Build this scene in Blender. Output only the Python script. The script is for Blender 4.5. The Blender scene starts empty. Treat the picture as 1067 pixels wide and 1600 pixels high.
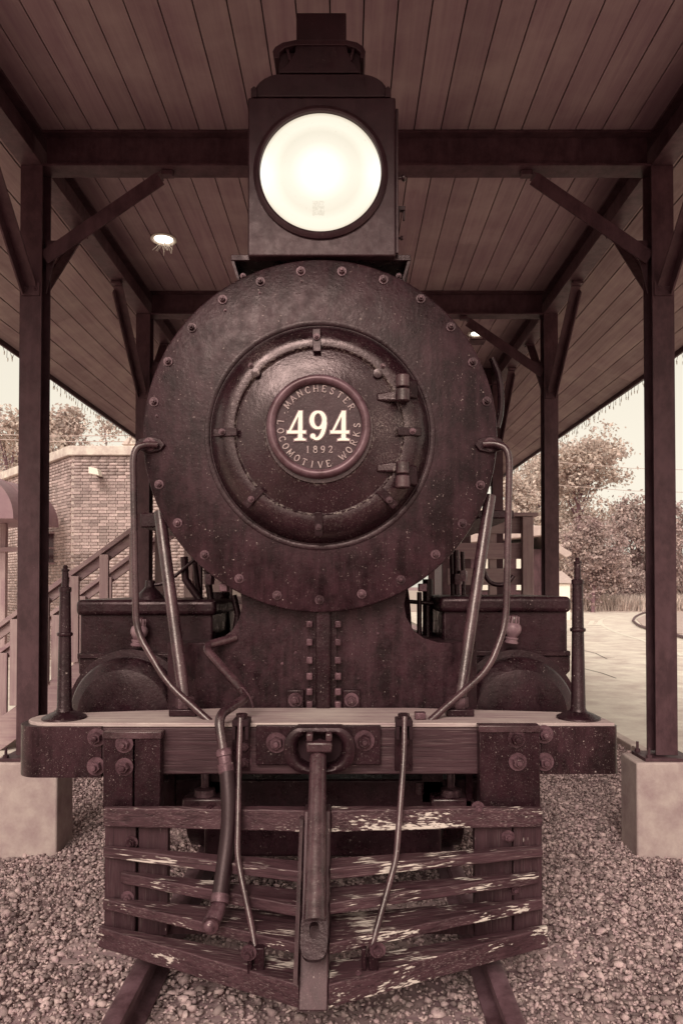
import bpy, bmesh, math, random
import numpy as np
from mathutils import Vector, Matrix
random.seed(7); rng = np.random.default_rng(7)
R = math.radians; PI = math.pi
S = bpy.context.scene; COL = S.collection

# ------------------------------------------------------------------ camera, sky, sun, exposure
F = 1100.0; CX = 542.0; CY = 896.0; PITCH = R(1.0); H = 1.62
cd = bpy.data.cameras.new('camera'); cam = bpy.data.objects.new('camera', cd); COL.objects.link(cam)
cam.location = (0, 0, H); cam.rotation_euler = (R(90) + PITCH, 0, 0)
cd.sensor_fit = 'VERTICAL'; cd.sensor_height = 36; cd.lens = 36 * F / 1600
cd.shift_x = (533.5 - CX) / 1600; cd.shift_y = (CY - 800) / 1600
cd.clip_start = 0.05; cd.clip_end = 2000
S.camera = cam

SUN_EL, SUN_AZ = R(36), R(192)       # azimuth clockwise from +Y
w = bpy.data.worlds.new('World'); S.world = w; w.use_nodes = True
nt = w.node_tree; nt.nodes.clear()
sky = nt.nodes.new('ShaderNodeTexSky'); sky.sky_type = 'NISHITA'; sky.sun_disc = False
sky.sun_elevation = SUN_EL; sky.sun_rotation = SUN_AZ; sky.dust_density = 4
bw = nt.nodes.new('ShaderNodeRGBToBW')
mx = nt.nodes.new('ShaderNodeMath'); mx.operation = 'MULTIPLY'; mx.inputs[1].default_value = 0.35
ad = nt.nodes.new('ShaderNodeMath'); ad.operation = 'ADD'; ad.inputs[1].default_value = 4.0   # even overcast veil
tint = nt.nodes.new('ShaderNodeMix'); tint.data_type = 'RGBA'; tint.blend_type = 'MULTIPLY'
tint.inputs['Factor'].default_value = 1; tint.inputs['B'].default_value = (1.0, 0.925, 0.78, 1)
bg = nt.nodes.new('ShaderNodeBackground'); bg.inputs['Strength'].default_value = 0.12
wo = nt.nodes.new('ShaderNodeOutputWorld')
L = nt.links.new
L(sky.outputs[0], bw.inputs[0]); L(bw.outputs[0], mx.inputs[0]); L(mx.outputs[0], ad.inputs[0])
L(ad.outputs[0], tint.inputs['A']); L(tint.outputs['Result'], bg.inputs['Color']); L(bg.outputs[0], wo.inputs[0])
sl = bpy.data.lights.new('sun', 'SUN'); sl.energy = 1.5; sl.angle = R(28); sl.color = (1.0, 0.93, 0.82)
so = bpy.data.objects.new('sun', sl); COL.objects.link(so)
sd = Vector((math.sin(SUN_AZ) * math.cos(SUN_EL), math.cos(SUN_AZ) * math.cos(SUN_EL), math.sin(SUN_EL)))
so.rotation_euler = sd.to_track_quat('Z', 'Y').to_euler(); so.location = (0, -5, 12)
S.view_settings.view_transform = 'Standard'; S.view_settings.look = 'None'
S.view_settings.exposure = 0.64; S.view_settings.gamma = 1; S.view_settings.use_curve_mapping = False
try:
    S.cycles.max_bounces = 8; S.cycles.diffuse_bounces = 5; S.cycles.use_denoising = True
    S.cycles.sample_clamp_indirect = 6
except Exception: pass

# ------------------------------------------------------------------ helpers
def P(px, py, Y):
    """world point at depth Y seen at that place of the photograph (1067 x 1600)"""
    u = (px - CX) / F; v = -(py - CY) / F
    dy = math.cos(PITCH) - v * math.sin(PITCH); dz = math.sin(PITCH) + v * math.cos(PITCH)
    return Vector((u * Y / dy, Y, H + dz * Y / dy))
def PXm(px, Y): return px * Y / F

def tone(v, a=1.0):
    xs = [0.0, .004, .012, .05, .12, .28, .6, .9]
    r = [.0, .011, .027, .098, .200, .390, .70, .94]
    g = [.0, .0031, .0090, .045, .110, .280, .59, .89]
    b = [.0, .0054, .0135, .055, .136, .270, .53, .78]
    return (float(np.interp(v, xs, r)), float(np.interp(v, xs, g)), float(np.interp(v, xs, b)), a)

class MB:
    def __init__(s): s.v = []; s.f = []
    def add(s, vs, fs):
        n = len(s.v); s.v += [tuple(x) for x in vs]; s.f += [tuple(i + n for i in f) for f in fs]; return s
    def box(s, x0, x1, y0, y1, z0, z1):
        vs = [(x0,y0,z0),(x1,y0,z0),(x1,y1,z0),(x0,y1,z0),(x0,y0,z1),(x1,y0,z1),(x1,y1,z1),(x0,y1,z1)]
        return s.add(vs, [(0,3,2,1),(4,5,6,7),(0,1,5,4),(1,2,6,5),(2,3,7,6),(3,0,4,7)])
    def hexa(s, v8):   # same corner order as box
        return s.add(v8, [(0,3,2,1),(4,5,6,7),(0,1,5,4),(1,2,6,5),(2,3,7,6),(3,0,4,7)])
    def bar(s, a, b, wd, ht, up=(0,0,1)):
        a = Vector(a); b = Vector(b); d = (b - a).normalized(); up = Vector(up)
        sx = d.cross(up).normalized() * (wd / 2); sz = sx.cross(d).normalized() * (ht / 2)
        return s.hexa([a-sx-sz, a+sx-sz, b+sx-sz, b-sx-sz, a-sx+sz, a+sx+sz, b+sx+sz, b-sx+sz])
    def tube(s, pts, r, n=14, caps=True):
        pts = [Vector(p) for p in pts]; m = len(pts)
        rs = r if isinstance(r, (list, tuple)) else [r] * m
        t0 = (pts[1] - pts[0]).normalized(); ref = Vector((0,1,0)) if abs(t0.y) < .9 else Vector((1,0,0))
        nrm = t0.cross(ref).normalized(); vs = []; fs = []
        for i, p in enumerate(pts):
            t = ((pts[min(i+1,m-1)] - p).normalized() + (p - pts[max(i-1,0)]).normalized())
            t = t.normalized() if t.length > 1e-6 else t0
            nrm = (nrm - t * nrm.dot(t)).normalized(); bn = t.cross(nrm)
            for k in range(n):
                a = 2*PI*k/n; vs.append(p + (nrm*math.cos(a) + bn*math.sin(a)) * rs[i])
        for i in range(m-1):
            for k in range(n):
                k2 = (k+1) % n; fs.append((i*n+k, i*n+k2, (i+1)*n+k2, (i+1)*n+k))
        if caps: fs.append(tuple(range(n-1,-1,-1))); fs.append(tuple((m-1)*n+k for k in range(n)))
        return s.add(vs, fs)
    def lathe(s, c, prof, axis='Z', n=48, flip=False):
        """prof: (radius, height) pairs; axis Y: height runs along +Y"""
        c = Vector(c); vs = []; fs = []; idx = []
        for r, h in prof:
            if r < 1e-6:
                idx.append([len(vs)]); vs.append(c + (Vector((0,0,h)) if axis == 'Z' else Vector((0,h,0)) if axis == 'Y' else Vector((h,0,0))))
            else:
                st = len(vs); idx.append(list(range(st, st+n)))
                for k in range(n):
                    a = 2*PI*k/n; ca, sa = r*math.cos(a), r*math.sin(a)
                    vs.append(c + (Vector((ca,sa,h)) if axis == 'Z' else Vector((ca,h,sa)) if axis == 'Y' else Vector((h,ca,sa))))
        for i in range(len(idx)-1):
            A, B = idx[i], idx[i+1]
            for k in range(n):
                k2 = (k+1) % n
                if len(A) == 1 and len(B) == 1: continue
                if len(A) == 1: fs.append((A[0], B[k], B[k2]))
                elif len(B) == 1: fs.append((A[k], A[k2], B[0]))
                else: fs.append((A[k], A[k2], B[k2], B[k]))
        return s.add(vs, fs)
    def prism(s, poly, y0, y1):   # poly of (x,z), extruded along Y
        n = len(poly)
        vs = [(x, y0, z) for x, z in poly] + [(x, y1, z) for x, z in poly]
        return s.add(vs, [tuple(range(n)), tuple(range(2*n-1, n-1, -1))] + [(i, i+n, (i+1)%n+n, (i+1)%n) for i in range(n)])
    def prismz(s, poly, z0, z1):
        n = len(poly)
        vs = [(x, y, z0) for x, y in poly] + [(x, y, z1) for x, y in poly]
        return s.add(vs, [tuple(range(n)), tuple(range(2*n-1, n-1, -1))] + [(i, i+n, (i+1)%n+n, (i+1)%n) for i in range(n)])
    def mesh(s, name, angle=35, off=(0,0,0)):
        me = bpy.data.meshes.new(name); o = Vector(off)
        me.from_pydata([tuple(Vector(v) - o) for v in s.v], [], s.f); me.update()
        bm = bmesh.new(); bm.from_mesh(me); bmesh.ops.recalc_face_normals(bm, faces=bm.faces); bm.to_mesh(me); bm.free()
        if angle: me.shade_smooth(); me.set_sharp_from_angle(angle=R(angle))
        return me
    def build(s, name, mat, parent=None, bev=0, angle=35, seg=2):
        c = Vector((0,0,0))
        if s.v:
            a = np.array([tuple(v) for v in s.v]); c = Vector(((a.min(0) + a.max(0)) / 2).tolist())
        me = s.mesh(name, angle, c); me.materials.append(mat)
        o = bpy.data.objects.new(name, me); place(o, c, parent)
        if bev:
            m = o.modifiers.new('bevel', 'BEVEL'); m.width = bev; m.segments = seg; m.limit_method = 'ANGLE'; m.angle_limit = R(40)
        return o
WL = {}
def place(o, c, parent=None):
    COL.objects.link(o); o.parent = parent; c = Vector(c); WL[o.name] = c.copy()
    o.location = c - (WL[parent.name] if parent else Vector((0,0,0)))
def inst(name, me, c, parent=None, rot=(0,0,0), sc=1.0, mat=None):
    o = bpy.data.objects.new(name, me); place(o, c, parent); o.rotation_euler = rot
    o.scale = (sc,)*3 if not isinstance(sc, tuple) else sc
    return o
def tag(o, label=None, cat=None, group=None, kind=None):
    if label: o['label'] = label
    if cat: o['category'] = cat
    if group: o['group'] = group
    if kind: o['kind'] = kind
    return o
def empty(name, loc, label, cat, group=None, parent=None):
    o = bpy.data.objects.new(name, None); o.empty_display_size = .1; place(o, loc, parent)
    return tag(o, label, cat, group)
def fillet(pts, r, n=5):
    pts = [Vector(p) for p in pts]; out = [pts[0]]
    for i in range(1, len(pts)-1):
        a, b, c = pts[i-1], pts[i], pts[i+1]
        d1 = min(r, (a-b).length*.48); d2 = min(r, (c-b).length*.48)
        s_ = b + (a-b).normalized()*d1; e = b + (c-b).normalized()*d2
        for k in range(n+1):
            t = k/n; out.append(s_*(1-t)**2 + b*2*t*(1-t) + e*t*t)
    out.append(pts[-1]); return out

# ------------------------------------------------------------------ materials
def new_mat(name):
    m = bpy.data.materials.new(name); m.use_nodes = True; nt = m.node_tree
    b = nt.nodes['Principled BSDF']; b.inputs['Specular Tint'].default_value = (1, .74, .76, 1); return m, nt, b
def N(nt, t, **k):
    n = nt.nodes.new(t)
    for a, v in k.items():
        if a.startswith('i_'): n.inputs[a[2:].replace('_', ' ')].default_value = v
        else: setattr(n, a, v)
    return n
def ramp(nt, src, p0, p1, c0=(0,0,0,1), c1=(1,1,1,1)):
    r = N(nt, 'ShaderNodeValToRGB'); r.color_ramp.elements[0].position = p0; r.color_ramp.elements[1].position = p1
    r.color_ramp.elements[0].color = c0; r.color_ramp.elements[1].color = c1
    nt.links.new(src, r.inputs[0]); return r.outputs[0]
def mix(nt, fac, a, b, mode='MIX'):
    m = N(nt, 'ShaderNodeMix', data_type='RGBA', blend_type=mode)
    for sock, v in ((m.inputs['Factor'], fac), (m.inputs['A'], a), (m.inputs['B'], b)):
        if hasattr(v, 'is_linked') or isinstance(v, bpy.types.NodeSocket): nt.links.new(v, sock)
        else: sock.default_value = v
    return m.outputs['Result']
def pos(nt, scale=(1,1,1), rot=(0,0,0)):
    g = N(nt, 'ShaderNodeNewGeometry'); mp = N(nt, 'ShaderNodeMapping')
    mp.inputs['Scale'].default_value = scale; mp.inputs['Rotation'].default_value = rot
    nt.links.new(g.outputs['Position'], mp.inputs['Vector']); return mp.outputs[0]
def noise(nt, vec, scale, detail=5, rough=.6, dist=0):
    n = N(nt, 'ShaderNodeTexNoise'); n.inputs['Scale'].default_value = scale; n.inputs['Detail'].default_value = detail
    n.inputs['Roughness'].default_value = rough; n.inputs['Distortion'].default_value = dist
    if vec is not None: nt.links.new(vec, n.inputs['Vector'])
    return n.outputs[0]
def bump(nt, b, h, strength=.3, dist=.01):
    n = N(nt, 'ShaderNodeBump'); n.inputs['Strength'].default_value = strength; n.inputs['Distance'].default_value = dist
    nt.links.new(h, n.inputs['Height']); nt.links.new(n.outputs[0], b.inputs['Normal']); return n
def math_(nt, op, a, b=0.0):
    m = N(nt, 'ShaderNodeMath', operation=op)
    for i, v in enumerate((a, b)):
        if isinstance(v, (int, float)): m.inputs[i].default_value = v
        else: nt.links.new(v, m.inputs[i])
    return m.outputs[0]

def metal(name, v, v2=None, wear_shine=None, met=0, st=(1, .74, .76, 1), specks=.5, streak=.4, rough=(.3,.6), bs=.25, spec=.5, chip=.30, bumpscale=60):
    """old paint on iron: blotches, vertical runs, pale flecks"""
    m, nt, b = new_mat(name); v2 = v2 or v*2.2
    p = pos(nt)
    n1 = noise(nt, pos(nt, (1.2, 1.2, .8)) if streak else p, 6, 8, .72); c = mix(nt, ramp(nt, n1, .40, .60), tone(v), tone(v2))
    if streak:
        ps = pos(nt, (22, 22, 1.6)); n2 = noise(nt, ps, 1, 5, .6)
        c = mix(nt, math_(nt, 'MULTIPLY', ramp(nt, n2, .50, .78), streak*.7), c, tone(max(v*6, v2*1.4)))
        n2b = noise(nt, pos(nt, (24, 24, 2.6)), 1, 6, .7); c = mix(nt, math_(nt, 'MULTIPLY', math_(nt, 'MULTIPLY', ramp(nt, n2b, .46, .70), ramp(nt, noise(nt, p, 3, 3, .5), .40, .60)), min(1, streak*.8)), c, tone(v*.6))
    if specks:
        n3 = noise(nt, p, 95, 3, .6); n4 = noise(nt, p, 7, 3, .5)
        k = math_(nt, 'MULTIPLY', ramp(nt, n3, .66, .73), ramp(nt, n4, .42, .62))
        n5 = noise(nt, p, 260, 2, .5)
        k2 = math_(nt, 'MULTIPLY', ramp(nt, n5, .67, .76), .6)
        k = math_(nt, 'MULTIPLY', math_(nt, 'MAXIMUM', k, k2), specks)
        c = mix(nt, k, c, tone(chip))
    if wear_shine:      # paint rubbed off along rings round an axis: centre x, z and (radius, half width, amount)
        cx_, cz_, bands, shine_patches = wear_shine
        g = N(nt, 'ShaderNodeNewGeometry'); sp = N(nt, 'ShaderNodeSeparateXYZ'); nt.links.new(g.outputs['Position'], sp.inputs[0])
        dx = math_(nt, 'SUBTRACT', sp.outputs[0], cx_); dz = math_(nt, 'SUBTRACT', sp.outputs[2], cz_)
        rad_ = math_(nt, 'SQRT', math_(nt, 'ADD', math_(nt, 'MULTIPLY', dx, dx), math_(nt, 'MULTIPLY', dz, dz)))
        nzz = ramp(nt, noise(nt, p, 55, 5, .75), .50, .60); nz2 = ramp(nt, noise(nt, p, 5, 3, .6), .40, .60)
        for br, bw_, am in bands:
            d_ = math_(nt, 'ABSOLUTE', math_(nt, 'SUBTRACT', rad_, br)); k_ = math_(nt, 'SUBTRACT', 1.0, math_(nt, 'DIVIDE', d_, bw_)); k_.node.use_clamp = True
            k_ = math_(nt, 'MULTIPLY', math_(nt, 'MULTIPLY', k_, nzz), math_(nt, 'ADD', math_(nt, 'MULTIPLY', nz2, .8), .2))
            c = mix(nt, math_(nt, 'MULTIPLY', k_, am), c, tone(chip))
        for qx, qz, qr, am in shine_patches:  # pale spots: rubbed paint, with the door's shiny highlights painted into the colour
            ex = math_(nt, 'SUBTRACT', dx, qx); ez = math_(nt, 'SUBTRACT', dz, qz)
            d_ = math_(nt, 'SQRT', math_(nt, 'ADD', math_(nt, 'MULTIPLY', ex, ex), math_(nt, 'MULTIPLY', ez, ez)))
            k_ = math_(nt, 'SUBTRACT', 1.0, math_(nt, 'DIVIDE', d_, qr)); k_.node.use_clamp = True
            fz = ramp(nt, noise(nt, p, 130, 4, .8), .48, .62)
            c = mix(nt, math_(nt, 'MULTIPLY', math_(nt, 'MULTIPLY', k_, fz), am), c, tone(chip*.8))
    nt.links.new(c, b.inputs['Base Color'])
    rr = noise(nt, p, 14, 6, .7); rm = N(nt, 'ShaderNodeMapRange'); rm.inputs[1].default_value = .3; rm.inputs[2].default_value = .7
    rm.inputs[3].default_value = rough[0]; rm.inputs[4].default_value = rough[1]
    nt.links.new(rr, rm.inputs[0]); nt.links.new(rm.outputs[0], b.inputs['Roughness'])
    b.inputs['Metallic'].default_value = met; b.inputs['Specular IOR Level'].default_value = spec; b.inputs['Specular Tint'].default_value = st
    hb = math_(nt, 'ADD', math_(nt, 'MULTIPLY', noise(nt, p, bumpscale, 5, .6), .6), noise(nt, p, 12, 4, .6))
    bump(nt, b, hb, bs, .006)
    return m
def wood(name, v, v2, axis=0, turn=0, fine=0, chips=0, chipv=.45, rough=.6, scale=1, bs=.5, perobj=.0, zfade=None):
    """grain along the given axis; chips = share of paint lost along the grain"""
    m, nt, b = new_mat(name)
    sc = [26*scale]*3; sc[axis] = 1.3*scale
    m0 = pos(nt, (1,1,1), (0,0,turn)); m3 = N(nt, 'ShaderNodeMapping'); m3.inputs['Scale'].default_value = tuple(sc); nt.links.new(m0, m3.inputs['Vector'])
    g = noise(nt, m3.outputs[0], 1, 7, .65, .6)
    c = mix(nt, ramp(nt, g, .32, .68), tone(v), tone(v2))
    if perobj:
        oi = N(nt, 'ShaderNodeObjectInfo')
        f = N(nt, 'ShaderNodeMapRange'); f.inputs[3].default_value = 1-perobj; f.inputs[4].default_value = 1+perobj*.7
        nt.links.new(oi.outputs['Random'], f.inputs[0])
        cc = N(nt, 'ShaderNodeCombineXYZ')
        for i in range(3): nt.links.new(f.outputs[0], cc.inputs[i])
        c = mix(nt, 1.0, c, cc.outputs[0], 'MULTIPLY')
    bl = noise(nt, pos(nt), 2.2, 4, .6)
    c = mix(nt, math_(nt, 'MULTIPLY', ramp(nt, bl, .45, .7), .45), c, tone(v2*1.5))
    if fine:
        sf = [330]*3; sf[axis] = 7
        m5 = N(nt, 'ShaderNodeMapping'); m5.inputs['Scale'].default_value = tuple(sf); nt.links.new(m0, m5.inputs['Vector'])
        kf = math_(nt, 'MULTIPLY', ramp(nt, noise(nt, m5.outputs[0], 1, 2, .6), .56, .70), ramp(nt, noise(nt, pos(nt), 5, 4, .6), .38, .62))
        c = mix(nt, math_(nt, 'MULTIPLY', kf, fine), c, tone(.30))
        kd = ramp(nt, noise(nt, m5.outputs[0], .45, 2, .6), .60, .72)
        c = mix(nt, math_(nt, 'MULTIPLY', kd, .7), c, tone(v*.4))
    if chips:
        sg = [150]*3; sg[axis] = 7
        m1 = pos(nt, (1,1,1), (0,0,turn)); m2 = N(nt, 'ShaderNodeMapping'); m2.inputs['Scale'].default_value = tuple(sg); nt.links.new(m1, m2.inputs['Vector'])
        k = noise(nt, m2.outputs[0], 1, 3, .6, .0)
        area = noise(nt, pos(nt, (4, 9, 14)), 1, 4, .6)
        thr = math_(nt, 'ADD', math_(nt, 'MULTIPLY', k, .75), math_(nt, 'MULTIPLY', area, 1.15))
        kk = ramp(nt, thr, .1, .2)
        r = kk.node; r.color_ramp.elements[0].position = (1.26-chips*.20)/1.6; r.color_ramp.elements[1].position = (1.32-chips*.20)/1.6
        nt.links.new(math_(nt, 'DIVIDE', thr, 1.6), r.inputs[0])
        c = mix(nt, kk, c, tone(chipv))
    nt.links.new(c, b.inputs['Base Color']); b.inputs['Roughness'].default_value = rough
    bump(nt, b, g, bs, .004)
    return m
def plain(name, v, rough=.7, nscale=8, var=.5, bs=.2, bscale=40, perobj=0, island=0, trans=0):
    m, nt, b = new_mat(name); p = pos(nt)
    c = mix(nt, ramp(nt, noise(nt, p, nscale, 6, .65), .3, .7), tone(v*(1-var*.6)), tone(v*(1+var*.6)))
    if perobj or island:
        src = N(nt, 'ShaderNodeObjectInfo').outputs['Random'] if perobj else N(nt, 'ShaderNodeNewGeometry').outputs['Random Per Island']
        k = perobj or island
        f = N(nt, 'ShaderNodeMapRange'); f.inputs[3].default_value = 1-k; f.inputs[4].default_value = 1+k
        nt.links.new(src, f.inputs[0]); cc = N(nt, 'ShaderNodeCombineXYZ')
        for i in range(3): nt.links.new(f.outputs[0], cc.inputs[i])
        c = mix(nt, 1.0, c, cc.outputs[0], 'MULTIPLY')
    nt.links.new(c, b.inputs['Base Color']); b.inputs['Roughness'].default_value = rough
    if bs: bump(nt, b, noise(nt, p, bscale, 6, .6), bs, .01)
    if trans:
        t = N(nt, 'ShaderNodeBsdfTranslucent'); nt.links.new(c, t.inputs[0]); mxs = N(nt, 'ShaderNodeMixShader')
        mxs.inputs[0].default_value = trans; out = nt.nodes['Material Output']
        nt.links.new(b.outputs[0], mxs.inputs[1]); nt.links.new(t.outputs[0], mxs.inputs[2]); nt.links.new(mxs.outputs[0], out.inputs[0])
    return m
def emis(name, col, st):
    m, nt, b = new_mat(name); b.inputs['Base Color'].default_value = col
    b.inputs['Emission Color'].default_value = col; b.inputs['Emission Strength'].default_value = st; return m

M = {}
M['disc'] = metal('black_front_paint', .0025, .017, specks=1.0, streak=1.0, rough=(.20,.5), bs=.34, spec=.3, chip=.34)
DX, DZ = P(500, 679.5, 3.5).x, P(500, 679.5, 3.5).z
M['door'] = metal('glossy_black_door_paint', .003, .009, wear_shine=(DX, DZ, [(.409,.010,.8),(.445,.05,.06),(.262,.010,.4)], [(.30,.03,.12,.35),(.36,.20,.10,.3),(.33,-.14,.08,.3),(-.28,.38,.13,.3),(.42,.02,.08,.4)]), specks=1.0, streak=.15, rough=(.12,.36), bs=.3, spec=.6, chip=.42)
M['iron'] = metal('black_iron', .003, .010, specks=.8, streak=.5, rough=(.18,.45), bs=.4, spec=.35, chip=.34)
M['rod'] = metal('worn_iron_rod', .010, .035, st=(1,.86,.83,1), spec=.7, specks=.7, streak=0, rough=(.18,.40), bs=.3, chip=.4)
M['bolt'] = metal('bolt_iron', .010, .07, met=.2, specks=.8, streak=0, rough=(.2,.45), bs=.3, chip=.4, bumpscale=160)
M['lamp_box'] = metal('headlight_sheet_metal', .007, .014, specks=.25, streak=.35, rough=(.3,.5), bs=.12, chip=.3)
M['hood'] = metal('dark_hood_metal', .005, .010, specks=.15, streak=.2, rough=(.35,.6), bs=.15)
M['ring'] = metal('plate_ring_metal', .04, .10, met=.2, st=(1,.86,.83,1), specks=.2, streak=0, rough=(.3,.45), bs=.15)
M['plate'] = metal('plate_face_metal', .004, .012, specks=.9, streak=0, rough=(.35,.55), bs=.3)
M['letters'] = plain('raised_letter_metal', .28, .5, 90, .8, .2, 200)
M['digits'] = plain('cream_digit_paint', .82, .45, 60, .12, .05)
M['digit_rim'] = plain('dull_digit_shadow_line', .16, .5, 60, .3, .05)
M['steel'] = metal('painted_shelter_steel', .016, .036, specks=.15, streak=.25, rough=(.45,.65), bs=.08, chip=.2)
M['ceiling'] = wood('ceiling_boards', .125, .195, axis=1, rough=.6, scale=.7, bs=.25, perobj=.10)
M['eave'] = wood('eave_boards', .17, .29, axis=1, rough=.6, scale=.7, bs=.25, perobj=.14)
M['dark'] = plain('dark_joint', .006, .9, 5, .2, 0)
M['beam_wood'] = wood('painted_beam_wood', .006, .026, axis=0, fine=.25, scale=2, chips=.12, chipv=.3, rough=.5, bs=.6)
M['beam_top'] = wood('bare_weathered_wood', .14, .36, axis=0, fine=.5, rough=.7, bs=.6, scale=1.3)
M['slat'] = wood('lightly_worn_slat', .006, .034, axis=0, turn=R(15), fine=.45, scale=2.2, chips=.75, chipv=.45, rough=.5, bs=.7)
M['slat_worn'] = wood('badly_worn_slat', .006, .034, axis=0, turn=R(-15), fine=.65, scale=2.2, chips=.98, chipv=.52, rough=.5, bs=.7)
M['post_wood'] = wood('painted_upright_wood', .006, .022, axis=2, fine=.25, chips=.25, chipv=.4, rough=.5, bs=.5)
M['timber'] = wood('weathered_stair_timber', .15, .25, axis=2, rough=.75, perobj=.2)
M['timber_x'] = wood('weathered_rail_timber', .13, .23, axis=0, rough=.75, perobj=.2)
M['rubber'] = plain('black_rubber', .005, .45, 20, .3, .15, 80)
M['brass'] = metal('dull_brass', .08, .15, specks=.2, streak=0, rough=(.3,.45), bs=.2)
M['concrete'] = plain('plinth_concrete', .30, .85, 6, .5, .25, 60)
M['road'] = plain('pale_worn_asphalt', .58, .85, 1.6, .5, .25, 90)
M['kerb'] = plain('kerb_concrete', .40, .85, 5, .35, .2, 60)
M['ground'] = plain('dusty_ground', .19, .95, 6, .6, .5, 60)
M['stone'] = plain('ballast_stone', .24, .9, 30, .5, .3, 120, island=.6)
M['grass'] = plain('dry_grass', .45, .9, 4, .4, .3, 30, island=.45, trans=.3)
M['gravel'] = plain('siding_gravel', .36, .9, 3, .3, .3, 60)
M['brick'] = plain('weathered_brick', .30, .85, 30, .5, .3, 80, perobj=.32)
M['brick_i'] = plain('weathered_brick_mass', .30, .85, 30, .5, .3, 80, island=.32)
M['mortar'] = plain('pale_mortar', .42, .9, 10, .3, .2, 60)
M['coping'] = plain('white_coping_paint', .50, .7, 5, .6, .1)
M['awning'] = plain('awning_canvas', .14, .6, 3, .25, .08, 60)
M['glass'] = plain('dark_window_glass', .02, .1, 5, .2, 0)
M['white'] = plain('white_paint', .75, .5, 5, .15, .05)
M['roof'] = plain('shed_roof', .36, .7, 6, .3, .1)
M['bark'] = plain('tree_bark', .12, .9, 12, .5, .5, 30)
M['leaf'] = plain('pale_foliage', .50, .7, .6, .45, 0, island=.45, trans=.35)  # leaf tones lightened: haze over the trees put into the colour
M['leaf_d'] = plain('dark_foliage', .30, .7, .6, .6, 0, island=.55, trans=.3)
M['wire'] = plain('wire', .05, .6, 5, .2, 0)
M['rail'] = metal('rusty_rail', .03, .08, specks=.2, streak=0, rough=(.45,.7), bs=.3)
M['sleeper'] = wood('old_sleeper_wood', .13, .24, axis=0, rough=.85)
M['lamp'] = emis('ceiling_lamp_glow', (1, .96, .85, 1), 2.2)
M['bulb'] = emis('small_bulb_glow', (1, .96, .85, 1), 1.2)
def lens_mat():
    m, nt, b = new_mat('lit_headlight_lens')
    g = N(nt, 'ShaderNodeTexCoord'); ln = N(nt, 'ShaderNodeVectorMath', operation='LENGTH')
    nt.links.new(g.outputs['Object'], ln.inputs[0])
    r = N(nt, 'ShaderNodeValToRGB'); e = r.color_ramp.elements
    e[0].position = 0; e[0].color = (1.3, 1.25, 1.1, 1); e[1].position = 1; e[1].color = (.62, .54, .42, 1)
    for p_, c_ in ((.20, (1.15, 1.1, .95, 1)), (.50, (.86, .80, .67, 1)), (.66, (.80, .74, .61, 1)), (.80, (.90, .84, .70, 1)), (.93, (.88, .81, .67, 1))):
        q = e.new(p_); q.color = c_
    sc = math_(nt, 'DIVIDE', ln.outputs['Value'], .305); nt.links.new(sc, r.inputs[0])
    nz = ramp(nt, noise(nt, pos(nt), 60, 4, .7), .62, .75)
    up = noise(nt, pos(nt), 3, 3, .6)
    c = mix(nt, math_(nt, 'MULTIPLY', nz, .25), r.outputs[0], (.42, .36, .27, 1))
    c = mix(nt, math_(nt, 'MULTIPLY', ramp(nt, up, .4, .7), .0), c, (1, .95, .8, 1))
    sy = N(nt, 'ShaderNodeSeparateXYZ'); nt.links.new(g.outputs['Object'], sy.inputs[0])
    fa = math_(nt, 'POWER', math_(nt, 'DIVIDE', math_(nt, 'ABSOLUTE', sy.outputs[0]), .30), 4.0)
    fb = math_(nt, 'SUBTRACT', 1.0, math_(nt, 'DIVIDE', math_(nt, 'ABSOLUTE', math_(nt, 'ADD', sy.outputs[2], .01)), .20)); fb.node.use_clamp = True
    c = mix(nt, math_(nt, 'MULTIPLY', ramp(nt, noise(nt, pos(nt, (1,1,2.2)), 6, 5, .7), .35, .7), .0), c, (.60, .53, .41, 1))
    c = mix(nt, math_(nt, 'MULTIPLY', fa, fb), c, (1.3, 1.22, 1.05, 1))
    # the lamp socket showing through the glass
    sx = N(nt, 'ShaderNodeSeparateXYZ'); nt.links.new(g.outputs['Object'], sx.inputs[0])
    ka = math_(nt, 'LESS_THAN', math_(nt, 'ABSOLUTE', math_(nt, 'ADD', sx.outputs[0], .010)), .030)
    kb = math_(nt, 'LESS_THAN', math_(nt, 'ABSOLUTE', math_(nt, 'ADD', sx.outputs[2], .185)), .036)
    kz = math_(nt, 'MULTIPLY', math_(nt, 'MULTIPLY', ka, kb), ramp(nt, noise(nt, pos(nt), 110, 3, .7), .40, .56))
    c = mix(nt, math_(nt, 'MULTIPLY', kz, .28), c, (.36, .30, .22, 1))
    b.inputs['Base Color'].default_value = (.04, .035, .03, 1); b.inputs['Roughness'].default_value = .3; b.inputs['Specular IOR Level'].default_value = .12
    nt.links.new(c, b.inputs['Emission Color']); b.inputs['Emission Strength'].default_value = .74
    return m
M['lens'] = lens_mat()

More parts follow.
